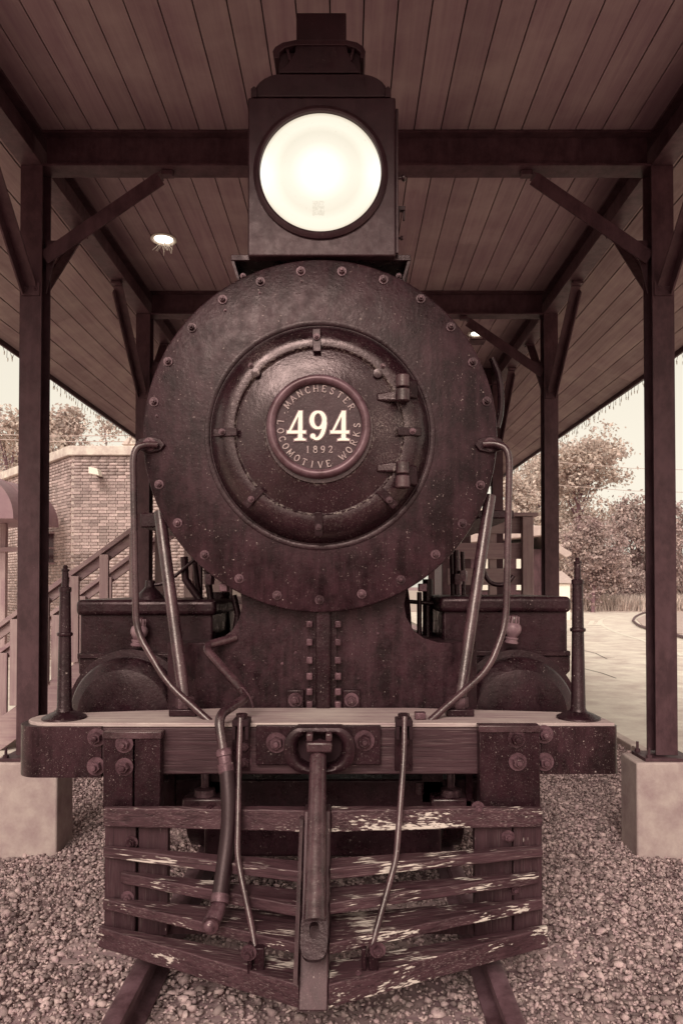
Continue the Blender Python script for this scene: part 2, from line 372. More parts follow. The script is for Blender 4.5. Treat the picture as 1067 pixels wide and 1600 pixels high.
# ------------------------------------------------------------------ setting: ground, road, ballast
GZ = -0.24
mb = MB(); mb.add([(-600,-300,-.5),(600,-300,-.5),(600,900,-.5),(-600,900,-.5)], [(0,1,2,3)])
tag(mb.build('ground', M['ground']), kind='structure')
mb = MB()
xs = np.linspace(-3.3, 3.22, 24); ys = np.linspace(-2, 40, 40)
def bed_z(x):
    a = abs(x + .12); return -.165 if a < 1.25 else -.165 - min(1, (a-1.25)/.9)*.09
vs = [(x, y, bed_z(x) - .01) for y in ys for x in xs]; nx = len(xs)
mb.add(vs, [(j*nx+i, j*nx+i+1, (j+1)*nx+i+1, (j+1)*nx+i) for j in range(len(ys)-1) for i in range(nx-1)])
tag(mb.build('track_bed', M['ground']), kind='structure')
mb = MB(); mb.box(3.34, 60, -8, 49, -.49, GZ+.02)
tag(mb.build('road', M['road']), kind='structure')
mb = MB(); mb.box(-60, -3.42, -8, 70, -.49, GZ+.02)
tag(mb.build('pavement', M['road']), kind='structure')
for i in range(16):
    for sx in (-1, 1):
        x0 = 3.2 if sx > 0 else -3.4
        mb = MB(); mb.box(x0+.01, x0+.13, 4.0+i*1.5-2, 4.0+i*1.5-2+1.485, -.48, GZ+.06)
        o = mb.build('kerb_stone', M['kerb'], bev=.012); tag(o, kind='structure')
def ico():
    t = (1+5**.5)/2
    v = np.array([(-1,t,0),(1,t,0),(-1,-t,0),(1,-t,0),(0,-1,t),(0,1,t),(0,-1,-t),(0,1,-t),(t,0,-1),(t,0,1),(-t,0,-1),(-t,0,1)], float)
    v /= np.linalg.norm(v[0])
    f = np.array([(0,11,5),(0,5,1),(0,1,7),(0,7,10),(0,10,11),(1,5,9),(5,11,4),(11,10,2),(10,7,6),(7,1,8),(3,9,4),(3,4,2),(3,2,6),(3,6,8),(3,8,9),(4,9,5),(2,4,11),(6,2,10),(8,6,7),(9,8,1)])
    return v, f
def big_mesh(name, V, Fc, mat, parent=None):
    me = bpy.data.meshes.new(name); k = Fc.shape[1]
    me.vertices.add(len(V)); me.vertices.foreach_set('co', V.astype(np.float32).ravel())
    me.loops.add(Fc.size); me.loops.foreach_set('vertex_index', Fc.astype(np.int32).ravel())
    me.polygons.add(len(Fc)); me.polygons.foreach_set('loop_start', np.arange(0, Fc.size, k, dtype=np.int32))
    me.polygons.foreach_set('loop_total', np.full(len(Fc), k, np.int32))
    me.update(calc_edges=True); me.validate(); me.materials.append(mat)
    o = bpy.data.objects.new(name, me); place(o, (0,0,0), None)
    if parent: o.parent = parent; o.location = -WL[parent.name]
    return o
def rocks(name, C, rad, mat):
    v, f = ico(); n = len(C)
    var = v[None] * (1 + rng.uniform(-.42, .38, (n, 12, 1)))
    var *= rng.uniform(.45, 1.35, (n, 1, 3)) * rad[:, None, None]
    a = rng.uniform(0, 2*PI, n); b = rng.uniform(-.7, .7, n)
    ca, sa, cb, sb = np.cos(a), np.sin(a), np.cos(b), np.sin(b)
    x, y, z = var[...,0], var[...,1], var[...,2]
    y, z = y*cb[:,None]-z*sb[:,None], y*sb[:,None]+z*cb[:,None]
    x, y = x*ca[:,None]-y*sa[:,None], x*sa[:,None]+y*ca[:,None]
    V = np.stack([x, y, z*.8], -1) + C[:, None, :]
    Fc = (f[None] + (np.arange(n)*12)[:, None, None]).reshape(-1, 3)
    return big_mesh(name, V.reshape(-1, 3), Fc, mat)
n = 150000
X = rng.uniform(-3.3, 3.18, n); Yv = 2.2 + 12*rng.beta(1.0, 2.2, n)
keep = ~((np.abs(X+.12) < .60) & (rng.random(n) < .35)); X = X[keep]; Yv = Yv[keep]; n = len(X)
rad = (.008 + .016*rng.random(n)**1.6) * (1 + .7*(rng.random(n) < .07)) * (1 + .03*(Yv-3)) * .66
Z = np.array([bed_z(x) for x in X]) + rng.uniform(0, .018, n)
tag(rocks('ballast', np.stack([X, Yv, Z], 1), rad, M['stone']), 'loose pale stone ballast around the track', kind='stuff')

# track (rails, sleepers)
TX = -.125
tr = empty('railway_track', (TX, 3, -.15), 'rusty rails and old wooden sleepers under the black locomotive', 'railway track')
tag(tr, kind='structure')
def rail_prof(x):
    return [(x-.065,-.15),(x+.065,-.15),(x+.065,-.138),(x+.012,-.12),(x+.012,-.045),(x+.036,-.035),(x+.036,-.004),(x+.028,0),(x-.028,0),(x-.036,-.004),(x-.036,-.035),(x-.012,-.045),(x-.012,-.12),(x-.065,-.138)]
for s in (-1, 1):
    mb = MB(); mb.prism(rail_prof(TX + s*.752), -1, 40); mb.build('rail', M['rail'], tr, angle=30)
sm = MB().box(-1.25, 1.25, -.11, .11, -.09, .09).mesh('sleeper', 0); sm.materials.append(M['sleeper'])
for i in range(34):
    inst('sleeper', sm, (TX+random.uniform(-.04,.04), 1.2+i*.56, -.248+random.uniform(-.006,.004)), tr, (0, 0, random.uniform(-.02,.02)))

# ------------------------------------------------------------------ shelter
sh = empty('open_train_shelter', (0, 9, GZ), 'open steel framed shelter with boarded ceiling over the locomotive', 'shelter')
YR = [5.0 + 2.72*i for i in range(-1, 6)]
ZS, ZC = 4.59, 4.85         # soffit of beams, ceiling
YF, YB = 1.2, 20.0
def h_section(x, y, z0, z1, w=.152, d=.155, t=.012):
    m = MB(); m.box(x-w/2, x+w/2, y-d/2, y-d/2+t, z0, z1); m.box(x-w/2, x+w/2, y+d/2-t, y+d/2, z0, z1)
    m.box(x-t/2, x+t/2, y-d/2+t+.0005, y+d/2-t-.0005, z0, z1); return m
def i_beam_x(x0, x1, y, z0, z1, w=.15, t=.016):
    m = MB(); m.box(x0, x1, y-w/2, y+w/2, z0, z0+t); m.box(x0, x1, y-w/2, y+w/2, z1-t, z1)
    m.box(x0, x1, y-.006, y+.006, z0+t, z1-t); return m
def i_beam_y(y0, y1, x, z0, z1, w=.15, t=.016):
    m = MB(); m.box(x-w/2, x+w/2, y0, y1, z0, z0+t); m.box(x-w/2, x+w/2, y0, y1, z1-t, z1)
    m.box(x-.006, x+.006, y0, y1, z0+t, z1-t); return m
PX = 2.225
hexm = None
def bolt_mesh(name, r, hgt, mat, washer=1.5, stud=True):
    m = MB()
    if washer: m.lathe((0,0,0), [(0,-.004),(r*washer,-.004),(r*washer,.0),(0,0)], 'Y', 20)
    m.lathe((0,0,0), [(0,-hgt),(r*.86,-hgt),(r,-hgt*.8),(r,-.004),(0,-.004)], 'Y', 6)
    if stud: m.lathe((0,0,0), [(0,-hgt*1.55),(r*.42,-hgt*1.5),(r*.5,-hgt*1.35),(r*.5,-hgt*.9)], 'Y', 12)
    me = m.mesh(name, 30); me.materials.append(mat); return me
ANCH = MB().lathe((0,0,0), [(0,.07),(.010,.07),(.010,.02),(.02,.02),(.02,0)], 'Z', 8).mesh('anchor_bolt'); ANCH.materials.append(M['steel'])
BOLT_S = bolt_mesh('bolt', .012, .012, M['steel'])
for j, y in enumerate(YR):
    for s in (-1, 1):
        x = s*PX
        h_section(x, y, .44, ZS).build('post', M['steel'], sh)
        pl = MB().box(x-.24, x+.24, y-.15, y+.14, -.6, .405).build('plinth', M['concrete'], sh, bev=.012)
        bp = MB().box(x-.17, x+.17, y-.125, y+.12, .405, .428).build('base_plate', M['steel'], sh, bev=.003)
        for ax in (-.135, .135):
            for ay in (-.10, .095): inst('anchor_bolt', ANCH, (x+ax, y+ay, .428), bp)
        # splice plate with two bolts where the braces start
        MB().box(x-.066, x+.066, y-.088, y-.079, ZS-.93, ZS-.83).build('splice_plate', M['steel'], sh)
        for bx in (-.035, .035): inst('bolt', BOLT_S, (x+bx, y-.088, ZS-.88), sh)
        # knee brace towards the middle
        a = Vector((x - s*.08, y, ZS-.60)); b = Vector((x - s*.90, y, ZS-.03))
        m = MB(); m.bar(a, b, .10, .012, (0,0,1)); m.bar(a+Vector((0,-.045,-.045)), b+Vector((0,-.045,-.045)), .012, .10)
        m.build('knee_brace', M['steel'], sh)
        m = MB(); m.prism([(x-s*.078, ZS-.88), (x-s*.078, ZS-.50), (x-s*.20, ZS-.50), (x-s*.13, ZS-.66)], y-.006, y+.006)
        m.build('gusset', M['steel'], sh)
        MB().box(min(b.x, b.x-s*.08), max(b.x, b.x-s*.08), y-.03, y+.03, ZS-.035, ZS-.002).build('cleat', M['steel'], sh, bev=.004)
        for dy in (-1, 1):
            a = Vector((x, y+dy*.085, ZS-.86)); b = Vector((x+s*.02, y+dy*.86, ZS-.03))
            m = MB(); m.bar(a, b, .09, .012, (0,0,1)); m.bar(a+Vector((s*.04,0,-.045)), b+Vector((s*.04,0,-.045)), .012, .09)
            m.build('knee_brace', M['steel'], sh)
            MB().box(b.x-.05, b.x+.05, min(b.y, b.y+dy*.07), max(b.y, b.y+dy*.07), ZS-.03, ZS-.002).build('cleat', M['steel'], sh, bev=.004)
    i_beam_x(-PX+.076, PX-.076, y, ZS, ZC-.006).build('cross_beam', M['steel'], sh)
for s in (-1, 1):
    i_beam_y(YF+.05, YB-.05, s*PX, ZS+.002, ZC-.008).build('long_beam', M['steel'], sh)
# ceiling boards, each piece its own, with recessed joints
BW = .19
cols = 23
bm_cache = {}
def board_mesh(wd, ln, mat, key):
    k = (round(wd, 3), round(ln, 2), key)
    if k not in bm_cache:
        me = MB().box(-wd/2, wd/2, -ln/2, ln/2, 0, .019).mesh('ceiling_board', 0); me.materials.append(mat); bm_cache[k] = me
    return bm_cache[k]
x0 = -cols*BW/2
for i in range(cols):
    cuts = [YF]; y = YF + random.choice([1.2, 2.1, 3.0, 3.9, 4.8])
    while y < YB-1: cuts.append(y); y += random.choice([3.6, 4.2, 4.8])
    cuts.append(YB)
    for a, b in zip(cuts[:-1], cuts[1:]):
        ln = round(b-a-.004, 2)
        inst('ceiling_board', board_mesh(BW-.008, ln, M['ceiling'], 'c'), (x0+(i+.5)*BW, (a+b)/2, ZC+random.uniform(0, .003)), sh)
SL = math.atan2(.56, 1.45); EW = .193
for s in (-1, 1):
    for i in range(8):
        d = (i+.5)*EW; cx = s*(2.26 + d*math.cos(SL)); cz = 4.815 - d*math.sin(SL)
        cuts = [YF]; y = YF + random.choice([1.0, 1.9, 2.8, 3.7])
        while y < YB-1: cuts.append(y); y += random.choice([3.6, 4.2, 4.8])
        cuts.append(YB)
        for a, b in zip(cuts[:-1], cuts[1:]):
            inst('eave_board', board_mesh(EW-.009, round(b-a-.004, 2), M['eave'], 'e'), (cx, (a+b)/2, cz+random.uniform(0,.003)), sh, (0, s*SL, 0))
m = MB(); top = [(-3.85, 4.33), (-2.26, 4.90), (2.26, 4.90), (3.85, 4.33), (3.85, 4.45), (0, 6.0), (-3.85, 4.45)]
m.prism(top, YF-.02, YB+.02); m.build('roof', M['dark'], sh)
EX = 2.26 + 8*EW*math.cos(SL); EZ = 4.815 - 8*EW*math.sin(SL)
for s in (-1, 1):
    m = MB(); xa, xb = sorted((s*(EX+.002), s*(EX+.03))); m.box(xa, xb, YF-.03, YB+.03, EZ-.05, EZ+.18); m.build('fascia', M['steel'], sh, bev=.004)
# string of icicle lights along both eaves
for s, lab in ((-1, 'dangling icicle light string along the left eave of the shelter'), (1, 'dangling icicle light string along the right eave of the shelter')):
    m = MB(); m2 = MB(); y = 2.0
    xx = s*(EX+.045)
    while y < 19.5:
        ln = random.choice([.02, .05, .04, .08, .03]); dx = random.uniform(-.02, .02)
        m.tube([(xx, y, EZ-.03), (xx+dx, y+random.uniform(-.03,.03), EZ-.05-ln)], .0028, 4)
        m2.lathe((xx+dx, y, EZ-.05-ln), [(0,.012),(.007,0),(.005,-.03),(0,-.04)], 'Z', 5)
        y += random.uniform(.07, .13)
    m.tube([(xx, 1.5+i*1.0, EZ-.03-random.uniform(0,.02)) for i in range(19)], .004, 4)
    e = tag(m.build('icicle_light_string', M['wire']), lab, 'light string', 'icicle light strings on the eaves')
    tag(m2.build('bulbs', M['white'], e), kind='stuff')
# ceiling lamps
for (x, y, lab) in ((-1.705, 6.50, 'round lit recessed lamp in the ceiling left of the headlight'), (1.66, 8.95, 'round lit ceiling lamp behind the right shoulder of the smokebox')):
    e = empty('ceiling_lamp', (x, y, ZC), lab, 'lamp', 'recessed ceiling lamps')
    MB().lathe((x, y, ZC), [(.115,-.002),(.118,-.012),(.10,-.016),(.085,-.004),(.085,-.001)], 'Z', 28).build('trim_ring', M['white'], e)
    MB().lathe((x, y, ZC-.003), [(0,0),(.084,0),(.084,-.002),(0,-.006)], 'Z', 28).build('lens', M['lamp'], e)
    if x < 0:
        m = MB()
        for k in range(16):
            a = random.uniform(0, 2*PI); r_ = random.uniform(.02, .1)
            p0 = Vector((x+r_*math.cos(a), y+r_*math.sin(a), ZC-.02)); m.tube([p0, p0+Vector((random.uniform(-.07,.07), random.uniform(-.05,.05), -random.uniform(.03,.10)))], .0022, 4)
        m.build('cobweb', M['white'], e)
    else:
        m = MB(); m.box(x-.10, x+.10, y-.10, y+.10, ZC-.12, ZC-.105)
        for ax in (-.095, .095):
            for ay in (-.095, .095): m.box(x+ax-.005, x+ax+.005, y+ay-.005, y+ay+.005, ZC-.105, ZC-.002)
        m.build('cage', M['steel'], e)

# ------------------------------------------------------------------ locomotive
EXC = -.127
loco = empty('steam_locomotive', (EXC, 3.2, 0), 'old black steam locomotive with number 494 on its smokebox door', 'locomotive')
YD = 3.50                                   # face of smokebox
DC = P(500, 679.5, YD); RD = PXm(278, YD)
BIG = bolt_mesh('bolt', .021, .024, M['bolt']); MED = bolt_mesh('bolt', .0165, .02, M['bolt']); SML = bolt_mesh('bolt', .011, .012, M['bolt'], 1.3)
# smokebox front disc
m = MB(); m.lathe(DC, [(0, 0), (.52, 0), (RD-.012, 0), (RD-.003, .004), (RD, .014), (RD-.002, .03), (RD-.05, .034)], 'Y', 160)
front = m.build('smokebox_front', M['disc'], loco, angle=25)
for px, py in [(407,440),(470,424),(534,424),(599,437),(657,467),(704,511),(738,566),(760,627),(750,758),(722,818),(680,866),(626,906),(565,928),(499,937),(433,930),(374,904),(320,867),(278,817),(249,757),(241,628),(263,565),(300,512),(348,468)]:
    inst('bolt', MED, P(px, py, YD-.001), front, (0, random.uniform(0, 1), 0), .94)
for px, py in [(406,458),(471,440),(245,650),(352,485)]: inst('rivet', SML, P(px, py, YD-.001), front, (0,.3,0), .5)
# barrel
m = MB(); m.lathe(DC, [(RD-.03, .034), (RD-.03, 1.0), (RD-.06, 1.0), (RD-.06, 6.0), (RD-.6, 6.0)], 'Y', 96)
brl = m.build('boiler_barrel', M['iron'], loco)
for y in (1.02, 2.2, 3.4): MB().lathe(DC, [(RD-.05, y), (RD-.045, y+.01), (RD-.045, y+.07), (RD-.05, y+.08)], 'Y', 96).build('boiler_band', M['rod'], brl)
# right side pipe seen beside the barrel
m = MB(); m.tube(fillet([P(768,560,4.2), P(781,590,4.2), P(783,640,4.2), P(776,668,4.2)], .1), .02, 10); m.build('side_pipe', M['iron'], loco)
# smokebox door
DD = Vector((DC.x, YD, DC.z - .0))
prof = [(.543, .0), (.541, -.010), (.532, -.030), (.515, -.056), (.49, -.079), (.462, -.093), (.436, -.099), (.415, -.098), (.410, -.094), (.406, -.083), (.400, -.080), (.385, -.084), (.33, -.098), (.27, -.107), (.262, -.110), (.258, -.118), (.0, -.118)]
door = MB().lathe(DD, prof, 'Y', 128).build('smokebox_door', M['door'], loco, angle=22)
m = MB(); m.lathe(DD, [(.575, 0), (.573, -.006), (.560, -.008), (.550, -.004), (.548, 0)], 'Y', 128); m.build('door_rim', M['iron'], door)
def on_door(px, py, off):    # point above the door surface seen at that pixel
    return P(px, py, YD - off)
for px, py in [(352,676),(640,675),(495,532),(498,820),(396,778),(605,779)]:
    p = on_door(px, py, .093); d = Vector((p.x-DD.x, 0, p.z-DD.z)).normalized(); t = Vector((-d.z, 0, d.x))
    p = p + Vector((0,-.012,0)); a = p - d*.060 + Vector((0,-.001,0)); b = p + d*.056 + Vector((0,.012,0))
    mbb = MB().bar(a, b, .040, .014, (0,-1,0)); c = mbb.build('clamp', M['bolt'], door, bev=.003)
    c.data.materials.clear(); c.data.materials.append(M['iron'])
    inst('clamp_bolt', SML, p + Vector((0,-.006,0)) + d*.012, door, (0, random.random(), 0), 1.1)
for px, py in [(392,571),(598,572)]:
    inst('clamp_bolt', SML, on_door(px, py, .099), door, (0, .4, 0), .9)
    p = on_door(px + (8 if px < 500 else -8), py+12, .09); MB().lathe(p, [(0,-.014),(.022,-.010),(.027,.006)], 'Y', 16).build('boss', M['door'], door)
for cy_ in (607, 742):
    lo = MB()
    for k, (dy0, dy1, rr) in enumerate(((-21, -1, .034), (1, 21, .036))):
        pa = P(629, cy_+dy0, YD-.135); pb = P(629, cy_+dy1, YD-.135)
        r0 = rr
        m = MB(); m.tube([pa, pa+(pb-pa)*.08, pa+(pb-pa)*.92, pb], [r0*.86, r0, r0, r0*.86], 20); m.build('hinge_knuckle', M['rod'], door)
    sgn = 1 if cy_ < 650 else -1
    y_ = cy_ + sgn*12
    a = P(588, y_+1, YD-.104); b = P(622, y_-1, YD-.122)
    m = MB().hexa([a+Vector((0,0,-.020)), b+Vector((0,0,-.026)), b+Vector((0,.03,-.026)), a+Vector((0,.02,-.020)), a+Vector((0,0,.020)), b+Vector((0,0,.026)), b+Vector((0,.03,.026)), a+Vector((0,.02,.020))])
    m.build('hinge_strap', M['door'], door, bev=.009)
    a = P(628, cy_-17, YD-.125); b = P(652, cy_+17, YD-.07)
    m = MB().hexa([(a.x,a.y,b.z),(b.x,b.y-.015,b.z),(b.x,b.y+.05,b.z),(a.x,a.y+.05,b.z),(a.x,a.y,a.z),(b.x,b.y-.015,a.z),(b.x,b.y+.05,a.z),(a.x,a.y+.05,a.z)])
    m.build('hinge_lug', M['iron'], door, bev=.008)
# number plate
PC = P(498, 667, YD-.12)
ringp = [(.229 + .0225*math.cos(a), -.006 - .030*math.sin(a)) for a in np.linspace(0, PI, 13)]
ringp = [(.2515, .010)] + ringp + [(.2065, .004)]
npl = MB().lathe(PC, [(0, -.004), (.2062, -.004)], 'Y', 96).build('number_plate', M['plate'], loco)
MB().lathe(PC, ringp, 'Y', 96).build('plate_ring', M['ring'], npl)
Yp = PC.y - .0045
def ribbon(pts, wd, y0, y1, mbx):
    pts = [Vector((p[0], 0, p[1])) for p in pts]; wd = wd if isinstance(wd, list) else [wd]*len(pts)
    Lf, Rt = [], []
    for i, p in enumerate(pts):
        t = (pts[min(i+1,len(pts)-1)] - pts[max(i-1,0)]).normalized(); nn = Vector((-t.z, 0, t.x))
        Lf.append(p + nn*wd[i]/2); Rt.append(p - nn*wd[i]/2)
    n = len(pts)
    vs = [Vector((q.x, y0, q.z)) for q in Lf+Rt] + [Vector((q.x, y1, q.z)) for q in Lf+Rt]
    fs = []
    for i in range(n-1):
        fs += [(i, i+1, n+i+1, n+i), (2*n+i, 3*n+i, 3*n+i+1, 2*n+i+1), (i, 2*n+i, 2*n+i+1, i+1), (n+i, n+i+1, 3*n+i+1, 3*n+i)]
    fs += [(0, n, 3*n, 2*n), (n-1, 3*n-1, 4*n-1, 2*n-1)]
    mbx.add(vs, fs)
def digit(ch, x, z, h, y, th, g, mat, nm, par):
    """serifed numeral; g grows the outline"""
    m = MB(); T = lambda q: (x+q[0]*h*.93, z+q[1]*h)
    def quad(q, k): m.prism([T(p_) for p_ in q], y-th-k*.0006, y)
    if ch == '4':
        quad([(.385-g,.0),(.545+g,.0),(.545+g,1.0+g),(.40-g,1.0+g)], 0)
        quad([(.0-g*1.5,.235-g),(.085+g,.235-g),(.49+g,.985+g*.5),(.40-g*.5,.985+g)], 1)
        quad([(-.01-g,.235-g),(.67+g,.235-g),(.67+g,.335+g),(-.01-g,.335+g)], 2)
        quad([(.25-g,-.0-g),(.67+g,-.0-g),(.67+g,.045+g),(.56+g,.085+g),(.37-g,.085+g),(.25-g,.045+g)], 3)
    else:
        pts, ws = [], []
        for k in range(41):
            a = PI*.0 + 2*PI*k/40; pts.append(T((.30+.225*math.cos(a), .69+.27*math.sin(a)))); ws.append((.075+.075*abs(math.cos(a)) + 2*g)*h)
        ribbon(pts, ws, y-th-.0002, y, m)
        pts, ws = [], []
        for k in range(25):
            t = k/24; a = -t*PI*.72; 
            pts.append(T((.245+.285*math.cos(a), .62+.56*math.sin(a)*(1)) if t < .999 else (.06,.15))); ws.append((.155-.09*t + 2*g)*h)
        ribbon(pts, ws, y-th-.0008, y, m)
        m.lathe((T((.115,.15))[0], y, T((.115,.15))[1]), [(0,-th-.001),((.085+g)*h,-th-.001),((.085+g)*h,0)], 'Y', 16)
    return m.build(nm, mat, par, angle=0)
hd = PXm(47, Yp)
for ch, px in (('4', 449), ('9', 484), ('4', 516.5)):
    q = P(px, 689, Yp)
    digit(ch, q.x, q.z, hd, Yp-.0002, .0014, .035, M['digit_rim'], 'numeral_rim', npl)
    digit(ch, q.x, q.z, hd, Yp-.0015, .006, 0, M['digits'], 'numeral', npl)
G = {  # stroke letters, width then polylines in a unit-high box
 'M': (.95, [[(.08,0),(.14,1)],[(.14,1),(.47,.1)],[(.47,.1),(.80,1)],[(.80,1),(.87,0)]]), 'A': (.8, [[(.04,0),(.4,1)],[(.4,1),(.76,0)],[(.18,.33),(.62,.33)]]),
 'N': (.8, [[(.1,0),(.1,1)],[(.1,1),(.7,0)],[(.7,0),(.7,1)]]), 'C': (.75, [[(.70,.78),(.6,.95),(.4,1),(.18,.88),(.06,.5),(.18,.12),(.4,0),(.6,.05),(.70,.22)]]),
 'H': (.85, [[(.12,0),(.12,1)],[(.73,0),(.73,1)],[(.12,.5),(.73,.5)]]), 'E': (.7, [[(.12,0),(.12,1)],[(.12,1),(.62,1),(.64,.82)],[(.12,.52),(.5,.52)],[(.12,0),(.64,0),(.66,.2)]]),
 'S': (.65, [[(.55,.78),(.5,.96),(.3,1),(.1,.9),(.08,.7),(.3,.52),(.52,.38),(.57,.2),(.45,.04),(.28,0),(.1,.06),(.06,.24)]]), 'T': (.75, [[(.37,0),(.37,1)],[(.04,.82),(.06,1),(.68,1),(.70,.82)]]),
 'R': (.8, [[(.12,0),(.12,1)],[(.12,1),(.5,1),(.62,.88),(.62,.66),(.5,.52),(.12,.5)],[(.4,.5),(.55,.1),(.74,0)]]), 'L': (.7, [[(.12,0),(.12,1)],[(.12,0),(.62,0),(.64,.25)]]),
 'O': (.8, [[(.4+.34*math.cos(a),.5+.5*math.sin(a)) for a in np.linspace(0,2*PI,15)]]), 'I': (.35, [[(.17,0),(.17,1)]]), 'V': (.8, [[(.05,1),(.4,0)],[(.4,0),(.75,1)]]),
 'W': (1.1, [[(.04,1),(.3,0)],[(.3,0),(.55,.8)],[(.55,.8),(.8,0)],[(.8,0),(1.06,1)]]), 'K': (.8, [[(.12,0),(.12,1)],[(.12,.4),(.66,1)],[(.3,.58),(.7,0)]]),
 '1': (.4, [[(.2,0),(.2,1)],[(.06,.8),(.2,1)]]), '8': (.65, [[(.32+.2*math.cos(a),.76+.22*math.sin(a)) for a in np.linspace(0,2*PI,11)],[(.32+.26*math.cos(a),.27+.27*math.sin(a)) for a in np.linspace(0,2*PI,11)]]),
 '9': (.65, [[(.32+.24*math.cos(a),.70+.28*math.sin(a)) for a in np.linspace(0,2*PI,11)],[(.56,.7),(.54,.35),(.4,.05),(.12,.04)]]), '2': (.65, [[(.08,.75),(.14,.93),(.34,1),(.54,.86),(.5,.6),(.1,.05),(.58,.05),(.6,.2)]])}
def glyph(ch, c, up, right, h, mbx):
    wd, st = G[ch]
    k = 0
    for s_ in st:
        s2 = list(s_)
        ribbon([( (c + right*((q[0]-wd/2)*h) + up*(q[1]*h)).x, (c + right*((q[0]-wd/2)*h) + up*(q[1]*h)).z) for q in s2], (.17 if k == 0 else .12)*h, Yp-.0035-k*.0004, Yp, mbx); k += 1
        if len(s_) == 2 and ch in 'MANHTRLIVWK1E':
            for q in (s_[0], s_[-1]):
                if q[1] in (0, 1) and not (ch == 'M' and abs(q[0]-.47) < .1):
                    e0 = (q[0]-.12, q[1]); e1 = (q[0]+.12, q[1])
                    ribbon([((c + right*((e[0]-wd/2)*h) + up*(e[1]*h)).x, (c + right*((e[0]-wd/2)*h) + up*(e[1]*h)).z) for e in (e0, e1)], .08*h, Yp-.0033-k*.0003, Yp, mbx)
def arc_text(txt, a0, a1, rad, h, outward=True):
    n = len(txt)
    for i, ch in enumerate(txt):
        if ch == ' ': continue
        a = R(a0 + (a1-a0)*i/(n-1)); rd = Vector((math.cos(a), 0, math.sin(a)))
        m = MB()
        if outward: up = rd; right = Vector((rd.z, 0, -rd.x)); c = PC + rd*(rad-h/2)
        else: up = -rd; right = Vector((-rd.z, 0, rd.x)); c = PC + rd*(rad+h/2)
        glyph(ch, c, up, right, h, m); m.build('letter', M['letters'], npl, angle=0)
hl = .030
arc_text('MANCHESTER', 145, 31, .184, hl, True)
arc_text('LOCOMOTIVE', 174, 285, .184, hl, False)
arc_text('WORKS', 309, 362, .184, hl, False)
c = P(481, 707.5, Yp)
for k, ch in enumerate('1892'):
    m = MB(); glyph(ch, c + Vector((k*PXm(11.8, Yp), 0, 0)), Vector((0,0,1)), Vector((1,0,0)), PXm(10.5, Yp), m); m.build('letter', M['letters'], npl, angle=0)

# headlight
YH = 3.50
a = P(387, 400, YH); b = P(618, 152, YH)
hb = MB().box(a.x, b.x, YH, YH+.72, a.z, b.z).build('headlight', M['lamp_box'], loco, bev=.008)
LC = P(501, 270.5, YH); rl = PXm(97, YH)
MB().lathe(LC, [(rl+.028, 0), (rl+.028, -.012), (rl+.018, -.020), (rl+.006, -.024), (rl-.004, -.020), (rl-.006, -.004)], 'Y', 96).build('lens_ring', M['lamp_box'], hb)
LC2 = LC + Vector((0, -.003, 0))
ln = MB().lathe(LC2, [(0, -.018), (.1, -.016), (.2, -.010), (rl-.007, 0)], 'Y', 96).build('lens', M['lens'], hb)
m = MB(); q0 = P(488, 342, YH-.02); q1 = P(508, 318, YH-.02)
# hood, neck, chimney (turned about the vertical)
YC = YH+.36
def zc(py): return P(500, py, YC).z
def pxz(pts, Y): return [(P(x, y, Y).x, P(x, y, Y).z) for x, y in pts]
arc = [(396,151)] + [(396 + 44*(1-math.cos(a)) , 149 - 34*math.sin(a)) for a in np.linspace(.25, PI/2, 7)] + [(563 + 44*math.sin(a), 115 + 34*(1-math.cos(a))) for a in np.linspace(0, PI/2-.25, 7)] + [(607,151)]
MB().prism(pxz(arc, YH+.02), YH+.02, YH+.70).build('hood', M['hood'], hb, bev=.006, angle=25)
MB().prism(pxz([(436,116),(436,82),(563,82),(563,116)], YH+.05), YH+.05, YH+.64).build('hood_neck', M['hood'], hb, bev=.004)
MB().prism(pxz([(428,90),(426,80),(430,73),(442,66),(462,62),(541,62),(558,66),(568,73),(571,80),(569,90),(563,90),(563,81),(556,75),(541,70),(462,70),(445,74),(437,81),(436,90)], YH+.02), YH+.02, YH+.68).build('hood_collar', M['lamp_box'], hb, bev=.002, angle=30)
MB().prism(pxz([(463,64),(541,64),(543,80),(549,96),(563,113),(436,113),(452,96),(461,80)], YH+.03), YH+.03, YH+.06).build('front_baffle', M['hood'], hb, bev=.003)
MB().prism(pxz([(463,63),(463,20),(541,20),(541,63)], YH+.028), YH+.028, YH+.33).build('chimney', M['hood'], hb, bev=.003)
for x_ in (392, 601):
    MB().prism(pxz([(x_,151),(x_,138),(x_+5,134),(x_+10,138),(x_+10,151)], YH+.012), YH+.012, YH+.10).build('hood_lug', M['hood'], hb, bev=.003)
for x_ in (449, 552):
    MB().prism(pxz([(x_-2,76),(x_+2,76),(x_+(2 if x_<500 else -2)*2+2,94),(x_+(2 if x_<500 else -2)*2-2,94)], YH+.03), YH+.03, YH+.045).build('collar_stay', M['lamp_box'], hb)
# latch and knobs on the right side of the headlight
k1 = P(618, 278, YH+.08); MB().lathe(k1, [(.008, 0), (.008, .03), (.016, .034), (.018, .044), (.012, .054), (0, .055)], 'X', 14).build('knob', M['rod'], hb)
k2 = P(619, 330, YH+.08)
m = MB(); m.box(k2.x, k2.x+.045, k2.y-.012, k2.y+.012, k2.z, k2.z+.022); m.bar(k2+Vector((.012,0,.01)), k2+Vector((.004,0,-.13)), .014, .02, (0,1,0)); m.bar(k2+Vector((.040,0,.0)), k2+Vector((.038,0,-.05)), .01, .012, (0,1,0)); m.build('latch', M['hood'], hb, bev=.002)
k3 = P(619, 372, YH+.08); MB().lathe(k3, [(.006, 0), (.006, .02), (.012, .022), (.010, .034), (0, .035)], 'X', 10).build('knob', M['hood'], hb)
